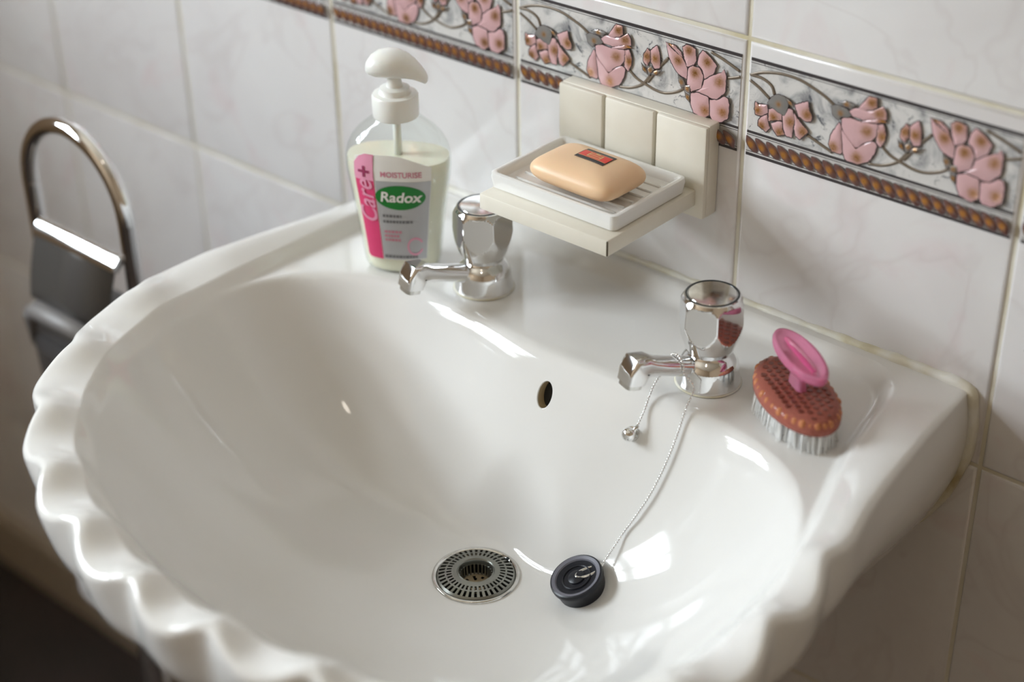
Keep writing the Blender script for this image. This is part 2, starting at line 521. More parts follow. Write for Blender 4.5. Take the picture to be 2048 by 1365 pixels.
LEAVES = {'A':[[(22.0,216.1),(26.4,219.3),(32.1,218.8),(35.2,216.0),(34.6,210.1),(32.7,205.4),(27.4,207.1),(21.4,209.2),(19.0,211.1)],[(32.1,218.8),(38.0,216.2),(40.0,213.2),(35.3,214.5)]],'B':[[(66.5,221.9),(70.6,224.0),(78.3,223.1),(82.0,219.0),(78.9,217.2),(74.6,216.5),(72.8,213.4),(68.1,216.2)],[(70.5,225.5),(76.7,228.2),(84.3,227.2),(81.4,224.4),(76.1,224.0)]],'C':[[(115.0,213.2),(119.1,209.3),(121.7,205.0),(116.7,207.6)],[(120.1,209.6),(123.9,213.2),(126.3,210.4),(122.2,205.2)],[(123.6,206.6),(127.3,210.2),(132.8,211.8),(128.8,207.1)]],'D':[[(146.4,213.2),(152.0,208.9),(153.5,205.3),(149.7,203.2),(147.6,207.6)],[(152.4,206.0),(157.7,207.6),(157.0,201.4),(152.9,202.2)],[(152.9,201.7),(157.3,199.5),(158.0,194.2),(154.0,197.5)]]}
VINES = [[(3.3,226.3),(14.0,230.6),(27.5,233.0),(41.1,232.5),(52.5,229.3),(61.7,225.7),(69.9,220.8)],[(4.5,226.6),(13.2,226.2),(20.4,222.9),(23.1,217.4)],[(3.6,222.7),(11.4,219.0),(19.9,213.5)],[(49.9,196.6),(58.1,193.7),(69.6,189.7)],[(95.9,189.7),(106.4,191.8),(116.4,197.3),(122.7,205.3)],[(104.5,204.0),(110.8,199.8),(119.5,197.2),(127.1,195.4),(135.4,195.4),(145.2,198.9),(152.6,204.1)],[(120.3,199.5),(128.3,210.9),(137.2,221.5)],[(172.1,234.3),(182.2,231.4),(195.3,226.6)],[(184.1,218.9),(190.5,220.8),(195.9,222.9)]]


def resample(pts, n):
    P = [np.array(p, float) for p in pts]
    P.append(P[0])
    L = [0]
    for a, b2 in zip(P[:-1], P[1:]):
        L.append(L[-1]+float(np.hypot(*(b2-a))))
    out = []
    for k in range(n):
        s = L[-1]*k/n
        i = max(j for j in range(len(L)-1) if L[j] <= s+1e-9)
        t = (s-L[i])/max(1e-9, L[i+1]-L[i])
        out.append(P[i]*(1-t)+P[i+1]*t)
    return out

def petal_mesh(items, base_y, gold_r, dome=.0006, outline=.00055, jag=1.0):
    """items: list of (outline points mm, gold point mm or None); returns verts, faces, material index, gold per vertex"""
    V, Fs, MI, G = [], [], [], []
    n = 44
    rj = random.Random(len(items)*7+int(gold_r*10))
    for k, (pts, gp) in enumerate(items):
        B = resample(pts, n)
        B = [q+np.array([rj.gauss(0, .13), rj.gauss(0, .13)])*jag for q in B]
        c = sum(B)/n
        y0 = base_y-.00014*k
        o = len(V)                      # dark outline plate under the petal
        for q in B:
            d = (q-c); L = np.hypot(*d)+1e-6
            w = q+d/L*outline*1000*.75
            V.append((w[0]/1000, y0, w[1]/1000)); G.append(0)
        Fs.append(tuple(range(o, o+n))); MI.append(0)
        o = len(V)
        S = (1.0, .97, .8, .55, .3)
        for s in S:
            for q in B:
                d = (q-c); L = np.hypot(*d)+1e-6
                w = c+(d/L)*(L-.22)*s if s < 1 else c+(d/L)*max(L-.10, .1)
                V.append((w[0]/1000, y0-.00006-dome*(1-s**3), w[1]/1000))
                g = 0
                if gp is not None:
                    dd = np.hypot(w[0]-gp[0], w[1]-gp[1])
                    g = math.exp(-(dd/gold_r)**2)
                G.append(g)
        V.append((c[0]/1000, y0-.00006-dome, c[1]/1000))
        G.append(math.exp(-(np.hypot(c[0]-gp[0], c[1]-gp[1])/gold_r)**2) if gp is not None else 0)
        for j in range(len(S)-1):
            for i in range(n):
                a = o+j*n+i; b2 = o+j*n+(i+1) % n
                Fs.append((a, b2, b2+n, a+n)); MI.append(1)
        l = o+(len(S)-1)*n
        for i in range(n):
            Fs.append((l+i, l+(i+1) % n, len(V)-1)); MI.append(1)
    return V, Fs, MI, G

def deco_mesh(name, items, mats, base_y, gold_r, dome=.0006, outline=.00055, jag=1.0):
    V, Fs, MI, G = petal_mesh(items, base_y, gold_r, dome, outline, jag)
    me = bpy.data.meshes.new(name)
    me.from_pydata(V, [], Fs)
    for m in mats: me.materials.append(m)
    me.polygons.foreach_set('material_index', MI)
    me.polygons.foreach_set('use_smooth', [True]*len(me.polygons))
    at = me.attributes.new('gold', 'FLOAT', 'POINT')
    at.data.foreach_set('value', G)
    bm = bmesh.new(); bm.from_mesh(me)
    for f in bm.faces:
        if f.normal.y > 0: f.normal_flip()
    bm.to_mesh(me); bm.free(); me.update()
    return me

BZ1, BZ2, BZ3 = .2374, .1864, .1699          # top line, line above the rope, bottom line of the border
DX0, DX1 = JT/2+.0022, TW-JT/2-.0022
def plate_mesh(name, rects, y, m):
    V, Fs = [], []
    for (xa, xb, za, zb) in rects:
        o = len(V)
        V += [(xa, y, za), (xb, y, za), (xb, y, zb), (xa, y, zb), (xa, .0005, za), (xb, .0005, za), (xb, .0005, zb), (xa, .0005, zb)]
        Fs += [tuple(o+i for i in f) for f in ((0, 1, 2, 3), (4, 5, 1, 0), (5, 6, 2, 1), (6, 7, 3, 2), (7, 4, 0, 3))]
    me = bpy.data.meshes.new(name)
    me.from_pydata(V, [], Fs)
    me.materials.append(m)
    return me
DECO = []
DECO.append(('border_panel', plate_mesh('border_panel', [(DX0, DX1, BZ2, BZ1)], -.0003, M['border_marble'])))
DECO.append(('rope_panel', plate_mesh('rope_panel', [(DX0, DX1, BZ3, BZ2)], -.0003, M['border_pale'])))
for (za, zb) in ((BZ1-.0010, BZ1+.0012), (BZ1-.0024, BZ1-.0020), (BZ2-.0009, BZ2+.0009), (BZ2-.0022, BZ2-.0018), (BZ3-.0006, BZ3+.0014), (BZ3+.0024, BZ3+.0028)):
    DECO.append(('border_line', plate_mesh('border_line', [(DX0, DX1, za, zb)], -.00042, M['border_line'])))
def vine_mesh():
    V, Fs = [], []
    for k, pl in enumerate(VINES):
        P = [(a/1000, -.0005-.00003*k, c/1000) for a, c in pl]
        P = spline(P, 8*(len(P)-1))
        P = [(min(max(p_[0], DX0), DX1), p_[1], p_[2]) for p_ in P]
        vs, fs = tube(P, .00105, 6)
        vs = [(v_[0], -.00045+(v_[1]+.0005)*.45-.0002, v_[2]) for v_ in vs]
        V, Fs = merge((V, Fs), (vs, fs))
    me = bpy.data.meshes.new('vine')
    me.from_pydata(V, [], Fs)
    me.materials.append(M['vine'])
    me.polygons.foreach_set('use_smooth', [True]*len(me.polygons))
    return me
DECO.append(('vine', vine_mesh()))
def rope_item(cx):
    cz, an = .1781, math.radians(-42)
    pts = []
    for i in range(18):
        a = 2*math.pi*i/18
        u, w = 6.9*math.cos(a), 3.05*math.sin(a)*(1+.25*math.cos(a))
        x = cx*1000+u*math.cos(an)-w*math.sin(an)
        z = cz*1000+u*math.sin(an)+w*math.cos(an)
        pts.append((min(max(x, DX0*1000), DX1*1000), z))
    return pts, (min(max(cx*1000, 5), 195), cz*1000-.4)
DECO.append(('rope', deco_mesh('rope', [rope_item(.0075+i*.1845/21) for i in range(22)], [M['rope_edge'], M['rope']], -.00055, 2.0, .0009, .0007, 0.0)))
for kk in 'ABCD':
    nm = 'flower_bud' if kk == 'C' else 'flower'
    DECO.append((nm, deco_mesh(nm, PETALS[kk], [M['petal_outline'], M['petal']], -.0011, 3.6, .0007, .0008)))
    lv = [(q, tuple(np.mean(np.array(q), 0))) for q in LEAVES[kk]]
    DECO.append(('calyx_leaf', deco_mesh('calyx_leaf', lv, [M['petal_outline'], M['leaf']], -.0020 if kk != 'C' else -.0016, 1.6, .0005, .0004)))

SPECK_DONE = False
for row in range(-3, 3):
    for k in range(-7, 4):
        t = bpy.data.objects.new('tile', TILE_ME)
        COL.objects.link(t)
        t.parent = wall_back
        t.location = (k*TW, 0, row*TH)
        if row == 0 and -5 <= k <= 2:
            for nm, me in DECO:
                d = bpy.data.objects.new(nm, me)
                COL.objects.link(d)
                d.parent = t
        if row == 0 and k == 1:
            bm = bmesh.new(); bmesh.ops.create_icosphere(bm, subdivisions=1, radius=.0013)
            bmesh.ops.scale(bm, vec=(1, .4, 1), verts=bm.verts)
            bm_obj('speck', bm, M['speck'], t, loc=(.0185, -.0003, .098))

# ---------------------------------------------------------------- washbasin shape
CX, CY = -0.0515, -0.2195
Z_DECK, Z_RIM, Z_BOT = 0.047, 0.057, -0.086
OUTER = [(.186, .0), (.188, -.015), (.192, -.065), (.203, -.138), (.216, -.200), (.226, -.255), (.231, -.310), (.222, -.360),
         (.192, -.408), (.146, -.446), (.088, -.470), (.020, -.484), (-.045, -.489), (-.105, -.483), (-.180, -.462), (-.237, -.430),
         (-.285, -.388), (-.322, -.325), (-.340, -.262), (-.341, -.215), (-.334, -.170), (-.327, -.125), (-.321, -.065), (-.317, -.015), (-.316, .0)]
INNER = [(.118, -.019), (.134, -.027), (.145, -.045), (.151, -.075), (.158, -.110), (.173, -.159), (.187, -.207), (.196, -.252),
         (.198, -.300), (.188, -.345), (.158, -.390), (.110, -.424), (.046, -.446), (-.018, -.455), (-.075, -.453), (-.130, -.441),
         (-.184, -.419), (-.231, -.386), (-.271, -.338), (-.294, -.285), (-.300, -.230), (-.298, -.162), (-.295, -.095), (-.288, -.050), (-.276, -.028), (-.258, -.019)]
CRESTS = [-187.0, -169.8, -153.2, -137.0, -122.6, -108.4, -93.4, -79.4, -64.8, -52.5, -40.0, -27.0, -13.2, 1.2, 17.0]
AZ, AR = 0.0078, 0.0095

def polar_table(pts, closed_at_wall):
    P = spline(pts, len(pts)*12)
    P = np.array(P)
    ang = np.unwrap(np.arctan2(P[:, 1]-CY, P[:, 0]-CX))
    r = np.hypot(P[:, 1]-CY, P[:, 0]-CX)
    a0, a1 = ang[0], ang[-1]
    # straight back edge from the last point to the first
    (xa, ya), (xb, yb) = pts[-1], pts[0]
    bx = np.linspace(xa, xb, 80); by = np.linspace(ya, yb, 80)
    bang = np.arctan2(by-CY, bx-CX); br = np.hypot(by-CY, bx-CX)
    A = np.concatenate([np.mod(ang, 2*np.pi), np.mod(bang, 2*np.pi)])
    R = np.concatenate([r, br])
    o = np.argsort(A)
    A, R = A[o], R[o]
    A, ui = np.unique(np.round(A, 7), return_index=True)
    R = R[ui]
    A = np.concatenate([A-2*np.pi, A, A+2*np.pi]); R = np.concatenate([R]*3)
    return lambda th: np.interp(np.mod(th, 2*np.pi), A, R)

def basin_setup():
    # both lists run clockwise from the right wall corner round the front to the left wall corner
    return polar_table(OUTER, True), polar_table(INNER, False)

RO_BASE, RI_BASE = basin_setup()

def crest(th):
    """1 on the flute crests, 0 in the middle of each scoop; and the strength of the flutes at that angle"""
    d = np.degrees(th)
    d = np.mod(d+270, 360)-270          # -270 .. 90
    ph = np.interp(d, CRESTS, np.arange(len(CRESTS)))
    u = ph-np.floor(ph)
    s = np.sin(np.pi*u)
    c = (1-s*s)**1.25                                   # height: rounded crests
    q = 1-np.sqrt(s*s+.045)/math.sqrt(1.045)            # outline: bulging lobes with narrow notches
    q = q/(1-math.sqrt(.045/1.045))
    amp = sstep(-196, -165, d)*(1-sstep(-8, 14, d))
    return c, q, amp

def r_outer(th):
    c, q, amp = crest(th)
    return RO_BASE(th)-AR*amp*(q-.2)

def r_inner(th):
    c, q, amp = crest(th)
    return RI_BASE(th)-.0025*amp*(c-.3)

def _bowl_table():
    th = np.linspace(-np.pi, np.pi, 1440, endpoint=False)
    ri = RI_BASE(th)
    s = np.sin(th)
    rl = np.where(s > .05, (-.131-CY)/np.maximum(s, .05), 9.0)
    m = np.minimum(ri, rl)
    d = (np.arange(1440)-720)*.25
    ker = np.exp(-(d/13.0)**2/2); ker /= ker.sum()
    f = np.real(np.fft.ifft(np.fft.fft(m)*np.fft.fft(np.fft.ifftshift(ker))))
    # keep the true inner edge away from the deck corners
    w = sstep(-.45, .0, s)
    return th, f*w+ri*(1-w)
_BT, _BR = _bowl_table()
def r_bowl(th):
    return np.interp(np.mod(th+np.pi, 2*np.pi)-np.pi, _BT, _BR, period=2*np.pi)

def upper(r, th):
    """rim, deck and upstand"""
    ri, ro = r_inner(th), r_outer(th)
    c, q, amp = crest(th)
    t = np.clip((r-ri)/np.maximum(ro-ri, 1e-4), 0, 1.2)
    wall = sstep(-.05, -.015, CY+r*np.sin(th))
    tilt = 1-sstep(-.17, -.05, CY+r*np.sin(th))
    zr = Z_RIM+tilt*(-.0022+.0062*sstep(0, .85, t))+.001*np.sin(np.pi*np.clip(t, 0, 1))
    fl = AZ*amp*(c-.45)*(.30+.70*sstep(0, .8, t))
    lip = sstep(-.004, .008, r-ri)
    z = Z_DECK+(zr-Z_DECK)*lip+fl*sstep(-.02, .006, r-ri)
    # rounded outer edge
    e = np.clip(1-(ro-r)/.005, 0, 1)
    z = z-.005*(1-np.sqrt(np.clip(1-e*e, 0, 1)))*(1-.7*wall)
    return z

def bowl(r, th):
    rb = r_bowl(th)
    t = r/rb
    s = np.sin(th)
    wb = sstep(-.05, .95, s)
    gf = .42*t**2+.58*t**4
    gf = np.where(t > 1, 1+(t-1)*3.2, gf)
    x = (t-.30)/.70
    gb = .5*(x+np.sqrt(x*x+.012))
    g = gf*(1-wb)+gb*wb
    g = g*sstep(.024, .062, r)
    return Z_BOT+(.051-Z_BOT)*g

def smin(a, b, k):
    h = np.clip(.5+.5*(b-a)/k, 0, 1)
    return b*(1-h)+a*h-k*h*(1-h)

def basin_rz(r, th):
    s = np.sin(th)
    k = .0035+.0125*sstep(.05, .6, s)
    return smin(upper(r, th), bowl(r, th), k)

def basin_h(x, y):
    return float(basin_rz(np.hypot(x-CX, y-CY), np.arctan2(y-CY, x-CX)))

# washbasin mesh: one polar net from the waste hole over the bowl and rim and down the skirt
NT = 640
TH_ = np.linspace(-math.pi, math.pi, NT, endpoint=False)
_ri, _ro, _rb = r_inner(TH_), r_outer(TH_), r_bowl(TH_)
rings = []
R_HOLE = .0265
rA = np.minimum(_rb*1.02, .93*_ri)
for i in range(46):
    rings.append(('top', R_HOLE+(rA-R_HOLE)*(i/45)))
for i in range(1, 29):
    rings.append(('top', rA+(_ri+.009-rA)*(i/28)))
for i in range(1, 25):
    f = i/24; f = 1-(1-f)**1.6
    rings.append(('top', (_ri+.009)+(_ro-_ri-.009)*f))
V = []
for kind_, rr in rings:
    z = basin_rz(rr, TH_)
    x = CX+rr*np.cos(TH_); y = CY+rr*np.sin(TH_)
    V += list(zip(x, np.minimum(y, -.0004), z))
xo, yo = CX+_ro*np.cos(TH_), CY+_ro*np.sin(TH_)
zo = basin_rz(_ro, TH_)
xs, ys = CX+RO_BASE(TH_)*np.cos(TH_), CY+RO_BASE(TH_)*np.sin(TH_)
wside = sstep(-.30, -.03, ys)
D_ = np.array([.003, .008, .015, .024, .034, .045, .058, .072, .088, .105, .125, .150, .180, .215])
KF = [.0, .002, .006, .012, .022, .050, .100, .165, .24, .32, .41, .51, .60, .68]
KS = [-.002, -.006, -.012, -.016, -.016, -.012, -.002, .018, .045, .085, .15, .26, .42, .58]
for d, kf, ks in zip(D_, KF, KS):
    kshr = 1-(kf*(1-wside)+ks*wside)
    fl = np.exp(-d/.030)                        # flutes die out down the skirt
    bx = xo*fl+xs*(1-fl); by = yo*fl+ys*(1-fl)
    zz = (zo-d)*fl+(.050-d)*(1-fl)
    ky = kshr+(1-kshr)*sstep(-.16, -.005, by)
    x = CX+(bx-CX)*kshr; y = CY+(by-CY)*ky
    V += list(zip(x, np.minimum(y, -.0004), zz))
Fb = grid_faces(NT, len(rings)+len(D_))
Fb.append(tuple(range(len(V)-NT, len(V))))
# overflow opening: faces inside the ellipse on the back wall of the bowl are left out
OVC = np.array([-.0545, -.1425, .0225])
OVA, OVB = .0066, .0094
def ov_e(v): return ((v[0]-OVC[0])/OVA)**2+((v[2]-OVC[2])/OVB)**2
def bowl_y(x, z):
    """y of the back wall of the bowl at height z"""
    lo_, hi_ = -.175, -.125
    for _ in range(40):
        mid = (lo_+hi_)/2
        if basin_h(x, mid) < z: lo_ = mid
        else: hi_ = mid
    return (lo_+hi_)/2
def in_overflow(f):
    c = np.mean([V[i] for i in f], 0)
    return -.165 < c[1] < -.120 and ov_e(c) < 1
_cut = [f for f in Fb if len(f) == 4 and in_overflow(f)]
_cutset = set(_cut)
Fb = [f for f in Fb if f not in _cutset]
_cv = {i for f in _cut for i in f}
_kv = {i for f in Fb if len(f) == 4 for i in f}
for i in _cv & _kv:                                  # draw the cut edge onto the ellipse
    v = V[i]; k = 1/math.sqrt(max(ov_e(v), 1e-6))
    x, z = OVC[0]+(v[0]-OVC[0])*k, OVC[2]+(v[2]-OVC[2])*k
    V[i] = (x, bowl_y(x, z), z)
basin = empty('washbasin', (CX, 0, .05))
tag(basin, 'large white ceramic washbasin with fluted shell rim fixed to tiled wall', 'washbasin')
def to_local(vs, o): return [tuple(np.array(v)-np.array(o)) for v in vs]
BO = (CX, 0, .05)
mesh_obj('bowl', to_local(V, BO), [f[::-1] for f in Fb], M['ceramic'], basin, sharp=70)
# overflow lip and the channel behind it
lip = []
for t in np.linspace(0, 2*math.pi, 48, endpoint=False):
    x, z = OVC[0]+OVA*math.cos(t), OVC[2]+OVB*math.sin(t)
    lip.append(Vector((x, bowl_y(x, z), z)))
lip_in = [q+Vector((0, .0006, -.0004)) for q in lip]
vs, fs = tube(lip_in, .0008, 8, closed=True)
mesh_obj('overflow_lip', to_local(vs, BO), fs, M['ceramic'], basin)
rv = []
lc = sum(lip, Vector())/len(lip)
for d, k in ((0, 1), (.002, .98), (.005, .95), (.0075, .95)):
    for q in lip:
        rv.append(lc+(q-lc)*k+Vector((0, 1, -.35))*d)
mesh_obj('overflow_channel', to_local(rv, BO), grid_faces(48, 4), M['overflow_tan'], basin)
mesh_obj('overflow_dark_disc', to_local(rv[-48:], BO), [tuple(range(48))], M['black'], basin)  # flat black disc painted as the dark depth of the channel

# sealant bead between basin and tiles
seal = [(x, -.0008, .0575) for x in np.linspace(-.300, .176, 40)]
seal += [(.186, -.0010, .055), (.1895, -.0012, .047), (.1915, -.0015, .034), (.1915, -.0018, .018), (.189, -.002, .002), (.1835, -.002, -.018), (.174, -.002, -.040), (.160, -.002, -.060), (.140, -.002, -.082)]
seal = spline(seal, 160)
rad = [.0030+.0007*math.sin(i*.9)*math.sin(i*.37)+.0018*float(sstep(.05, .17, p_[0]))*(1 if p_[2] > .04 else .8) for i, p_ in enumerate(seal)]
vs, fs = tube(seal, rad, 10)
struct(mesh_obj('trim_1', vs, fs, M['silicone']))

def nrm_at(x, y):
    e = 1e-3
    n = Vector((-(basin_h(x+e, y)-basin_h(x-e, y))/(2*e), -(basin_h(x, y+e)-basin_h(x, y-e))/(2*e), 1))
    return n.normalized()

# ---------------------------------------------------------------- taps
FACETS = [math.radians(a) for a in (-75, -15, 45, 105, 165, 225)]
def knob_r(r, z, a):
    if z < .0295 or z > .0632: return r
    d = .0193-.035*(z-.046)
    out = r
    for f in FACETS:
        c = math.cos(a-f)
        if c > .5: out = min(out, d/c)
    return out
KNOB_PROF = [(.0, .0235), (.0140, .0235), (.0150, .0240), (.0155, .0255)] + \
    [(.0155+(.0225-.0155)*math.sin(min(1, (z-.0255)/.0285)*math.pi/2)**.9, z) for z in np.linspace(.0265, .054, 22)] + \
    [(.0225-.0036*((z-.054)/.0105)**2, z) for z in np.linspace(.0552, .0645, 9)] + [(.0184, .0655), (.0176, .0660)]
BODY_PROF = [(.0214, 0), (.0217, .0008), (.0215, .0022), (.0206, .0065), (.0203, .0110), (.0197, .0150), (.0180, .0185), (.0155, .0210), (.0138, .0225), (.0132, .0250)]
def superell(hw, hh, n, cnt=28):
    out = []
    for i in range(cnt):
        a = 2*math.pi*i/cnt
        c, s = math.cos(a), math.sin(a)
        out.append((math.copysign(abs(c)**(2/n), c)*hw, math.copysign(abs(s)**(2/n), s)*hh))
    return out
def loft(sections, cnt=28):
    """sections: (centre, forward dir, up dir, half width, half height, exponent)"""
    vs = []
    for (c, f, u, hw, hh, n) in sections:
        c, f, u = Vector(c), Vector(f).normalized(), Vector(u)
        s = f.cross(u).normalized(); u = s.cross(f).normalized()
        for (a, b_) in superell(hw, hh, n, cnt):
            vs.append(c+s*a+u*b_)
    m_ = len(sections)
    fs = grid_faces(cnt, m_)
    fs.append(tuple(range(cnt-1, -1, -1))); fs.append(tuple(range((m_-1)*cnt, m_*cnt)))
    return vs, fs
SP0 = [((0, -.008, .0130), (0, -1, .33), (0, 0, 1), .0074, .0070, 2.2), ((0, -.022, .0178), (0, -1, .33), (0, 0, 1), .0070, .0066, 2.3),
      ((0, -.036, .0224), (0, -1, .32), (0, 0, 1), .0067, .0062, 2.5), ((0, -.046, .0258), (0, -1, .30), (0, 0, 1), .0070, .0064, 3.0),
      ((0, -.0515, .0283), (0, -1, .2), (0, 0, 1), .0078, .0074, 4.0), ((0, -.0562, .0290), (0, -1, -.6), (0, -.5, 1), .0087, .0088, 5.5),
      ((0, -.0582, .0268), (0, -.35, -1), (0, -1, .3), .0091, .0078, 6.0), ((0, -.0598, .0225), (0, -.25, -1), (0, -1, .25), .0089, .0073, 6.0), ((0, -.0610, .0190), (0, -.22, -1), (0, -1, .22), .0087, .0070, 5.5)]
SP = SP0
AER = [((0, -.0610, .0192), (0, -.22, -1), (0, -1, .2), .0077, .0061, 3.6), ((0, -.0617, .0157), (0, -.2, -1), (0, -1, .2), .0076, .0060, 3.6), ((0, -.0618, .0151), (0, -.2, -1), (0, -1, .2), .0066, .0050, 3.4)]
def make_tap(loc, rz, label, turn):
    t = tag(empty('basin_tap', loc, rz), label, 'tap', 'chrome basin taps')
    vs, fs = lathe(BODY_PROF, 56)
    mesh_obj('body', vs, fs, M['chrome'], t, sharp=40)
    vs, fs = loft(SP)
    sp = mesh_obj('spout', vs, [f[::-1] for f in fs], M['chrome'], t, sharp=38)
    vs, fs = loft(AER)
    mesh_obj('outlet', vs, [f[::-1] for f in fs], M['chrome_worn'], sp, sharp=40)
    kr = lambda r, z, a: knob_r(r, z, a+rz-turn)
    vs, fs = lathe(KNOB_PROF, 180, rfun=kr)
    kn = mesh_obj('knob', vs, fs, M['chrome'], t, sharp=9)
    vs, fs = lathe([(.0177, .0658), (.0177, .0663), (.0163, .0663), (.0163, .0655)], 64, cap0=False, cap1=False)
    mesh_obj('index_ring', vs, fs, M['dark_ring'], kn, sharp=30)
    vs, fs = lathe([(.0163, .0650), (.0162, .0658), (.0156, .0664), (.010, .0668), (.0, .0669)], 64, cap1=False)
    mesh_obj('index_disc', vs, fs, M['chrome_worn'], kn, sharp=40)
    vs, fs = lathe([(.0212, .0000), (.0226, .0000), (.0224, .0006), (.0212, .0009)], 48, cap0=False, cap1=False)
    mesh_obj('base_seal', vs, fs, M['silicone'], t)
    return t
TR = (.0420, -.0880, Z_DECK+.0004)
TL = (-.1580, -.0880, Z_DECK+.0004)
RZR, RZL = math.radians(-20), math.radians(-16)
make_tap(TR, RZR, 'chrome basin tap with ball chain looped over its spout, beside the nail brush', 0.0)
make_tap(TL, RZL, 'chrome basin tap below the soap shelf, beside the pump bottle', math.radians(18))

# ---------------------------------------------------------------- plug with its ball chain, and the chain stay
PX, PY = .0225, -.1945
pz = basin_h(PX, PY); pn = (nrm_at(PX, PY)*.75+Vector((0, 0, .25))).normalized()
plug = tag(empty('sink_plug', (PX, PY, pz+.0008)), 'black rubber plug on a ball chain lying in the washbasin', 'plug')
Rq = Vector((0, 0, 1)).rotation_difference(pn).to_matrix().to_4x4()
PR = [(.0, 0), (.0160, 0), (.0166, .0006), (.0172, .0075), (.0184, .0095), (.0186, .0120), (.0182, .0133), (.0172, .0137), (.0150, .0131), (.0143, .0122), (.0120, .0118), (.0, .0118)]
vs, fs = lathe(PR, 56, cap0=False, cap1=False)
vs, fs = xf((vs, fs), Rq)
mi = [1 if (7 <= i//56 <= 8) else 0 for i in range(len(fs))]
mesh_obj('rubber_body', vs, fs, [M['rubber'], M['rubber_scuffed']], plug, sharp=35, mat_idx=mi)
vs, fs = merge(lathe([(.0060, .0117), (.0058, .0128), (.0040, .0135), (.0, .0137)], 32, cap0=False, cap1=False), tube([(.0098*math.cos(a), .0098*math.sin(a), .0121) for a in np.linspace(0, 2*math.pi, 40, endpoint=False)], .0006, 6, closed=True))
vs, fs = xf((vs, fs), Rq)
mesh_obj('centre_boss', vs, fs, M['rubber'], plug, sharp=40)
# wire link from the boss up to the chain
chain_dir = Vector((.25, .55, .75)).normalized()
top = Rq @ Vector((0, 0, .0128))
link_end = top+Vector((.0085, .0125, .0038))
loop = []
sd = Vector((.85, -.52, 0)).normalized()
for a in np.linspace(0, 2*math.pi, 28, endpoint=False):
    mid = (top+link_end)/2
    ax = (link_end-top)
    loop.append(mid+ax*.5*math.cos(a)+sd*.0036*math.sin(a))
vs, fs = tube(loop, .0011, 8, closed=True)
mesh_obj('wire_link', vs, fs, M['chrome_worn'], plug)
vs, fs = tube([link_end-Vector((.0002, .0004, 0)), link_end+Vector((.0016, .0032, .0024))], .0017, 10)
mesh_obj('chain_clasp', vs, fs, M['chrome_worn'], plug)

def rot2(v, a):
    return Vector((v[0]*math.cos(a)-v[1]*math.sin(a), v[0]*math.sin(a)+v[1]*math.cos(a), v[2]))
def spout_pt(dist, ang, rad):
    """a point around the right spout at a distance from the tap axis"""
    base = Vector((0, -dist, .0105+dist*.33))
    loc = base+Vector((math.sin(ang)*rad, 0, math.cos(ang)*rad))
    return Vector(TR)+rot2(loc, RZR)
def beads(path, spacing, r):
    P = [Vector(p_) for p_ in spline(path, 24*(len(path)-1))]
    out = [P[0]]; acc = 0
    for a, b_ in zip(P[:-1], P[1:]):
        L = (b_-a).length
        while acc+L >= spacing:
            t = (spacing-acc)/L
            a = a.lerp(b_, t); out.append(a.copy())
            L = (b_-a).length; acc = 0
        acc += L
    V, Fc = [], []
    for q in out: V, Fc = merge((V, Fc), sphere(q, r, 10, 7))
    wire = tube(P[::4]+[P[-1]], r*.32, 6)
    return merge((V, Fc), wire)
CHAIN_XY = [(.0336, -.1683, .0045), (.0393, -.1610, .0058), (.0446, -.1535, .0064), (.0480, -.1467, .0066), (.0504, -.1399, .0066), (.0517, -.1333, .0062), (.0518, -.1261, .0065), (.0500, -.1160, .0110)]
STAY_XY = [(.0235, -.1190, .0090), (.0238, -.1273, .0060), (.0235, -.1322, .0050)]

start = Vector(plug.location)+link_end+Vector((.0016, .0032, .0024))
path = [start]
for (x, y, off) in CHAIN_XY:
    path.append(Vector((x, y, basin_h(x, y)+off)))
RB = .0079
path += [spout_pt(.0255, math.radians(a), RB+.0004) for a in (98, 70, 35, 0, -35, -70, -100)]
for (x, y, off) in STAY_XY:
    path.append(Vector((x, y, basin_h(x, y)+off)))
sx, sy = .0185, -.1385
sz = basin_h(sx, sy); sn = nrm_at(sx, sy)
stay_tip = Vector((sx, sy, sz))+sn*.0048+Vector((.0030, .0020, .0040))
path.append(stay_tip+Vector((.0012, .0016, .0030)))
vs, fs = beads(path, .00215, .00098)
mesh_obj('ball_chain', to_local(vs, plug.location), fs, M['chrome'], plug)
# chain stay: small bolt with a domed head through the back of the bowl
stay = tag(empty('chain_stay', (sx, sy, sz)), 'small chrome bolt holding the chain end on the bowl back, below the spout', 'bolt')
Rs = Vector((0, 0, 1)).rotation_difference(sn).to_matrix().to_4x4()
vs, fs = xf(lathe([(.0050, -.0012), (.0052, .0006), (.0048, .0014), (.0030, .0018)], 32, cap0=False), Rs)
mesh_obj('washer', vs, fs, M['chrome_worn'], stay, sharp=35)
vs, fs = xf(lathe([(.0028, .0012), (.0028, .0030), (.0046, .0034), (.0050, .0050), (.0044, .0072), (.0026, .0088), (.0, .0092)], 32, cap1=False), Rs)
mesh_obj('bolt_head', vs, fs, M['chrome'], stay, sharp=35)
c0 = sn*.0042
vs, fs = tube([c0+Vector((.0030, .0014, .0012)), stay_tip-Vector((sx, sy, sz)), stay_tip-Vector((sx, sy, sz))+Vector((.0014, .0018, .0028))], [.0016, .0017, .0012], 10)
mesh_obj('chain_end', vs, fs, M['chrome_worn'], stay)

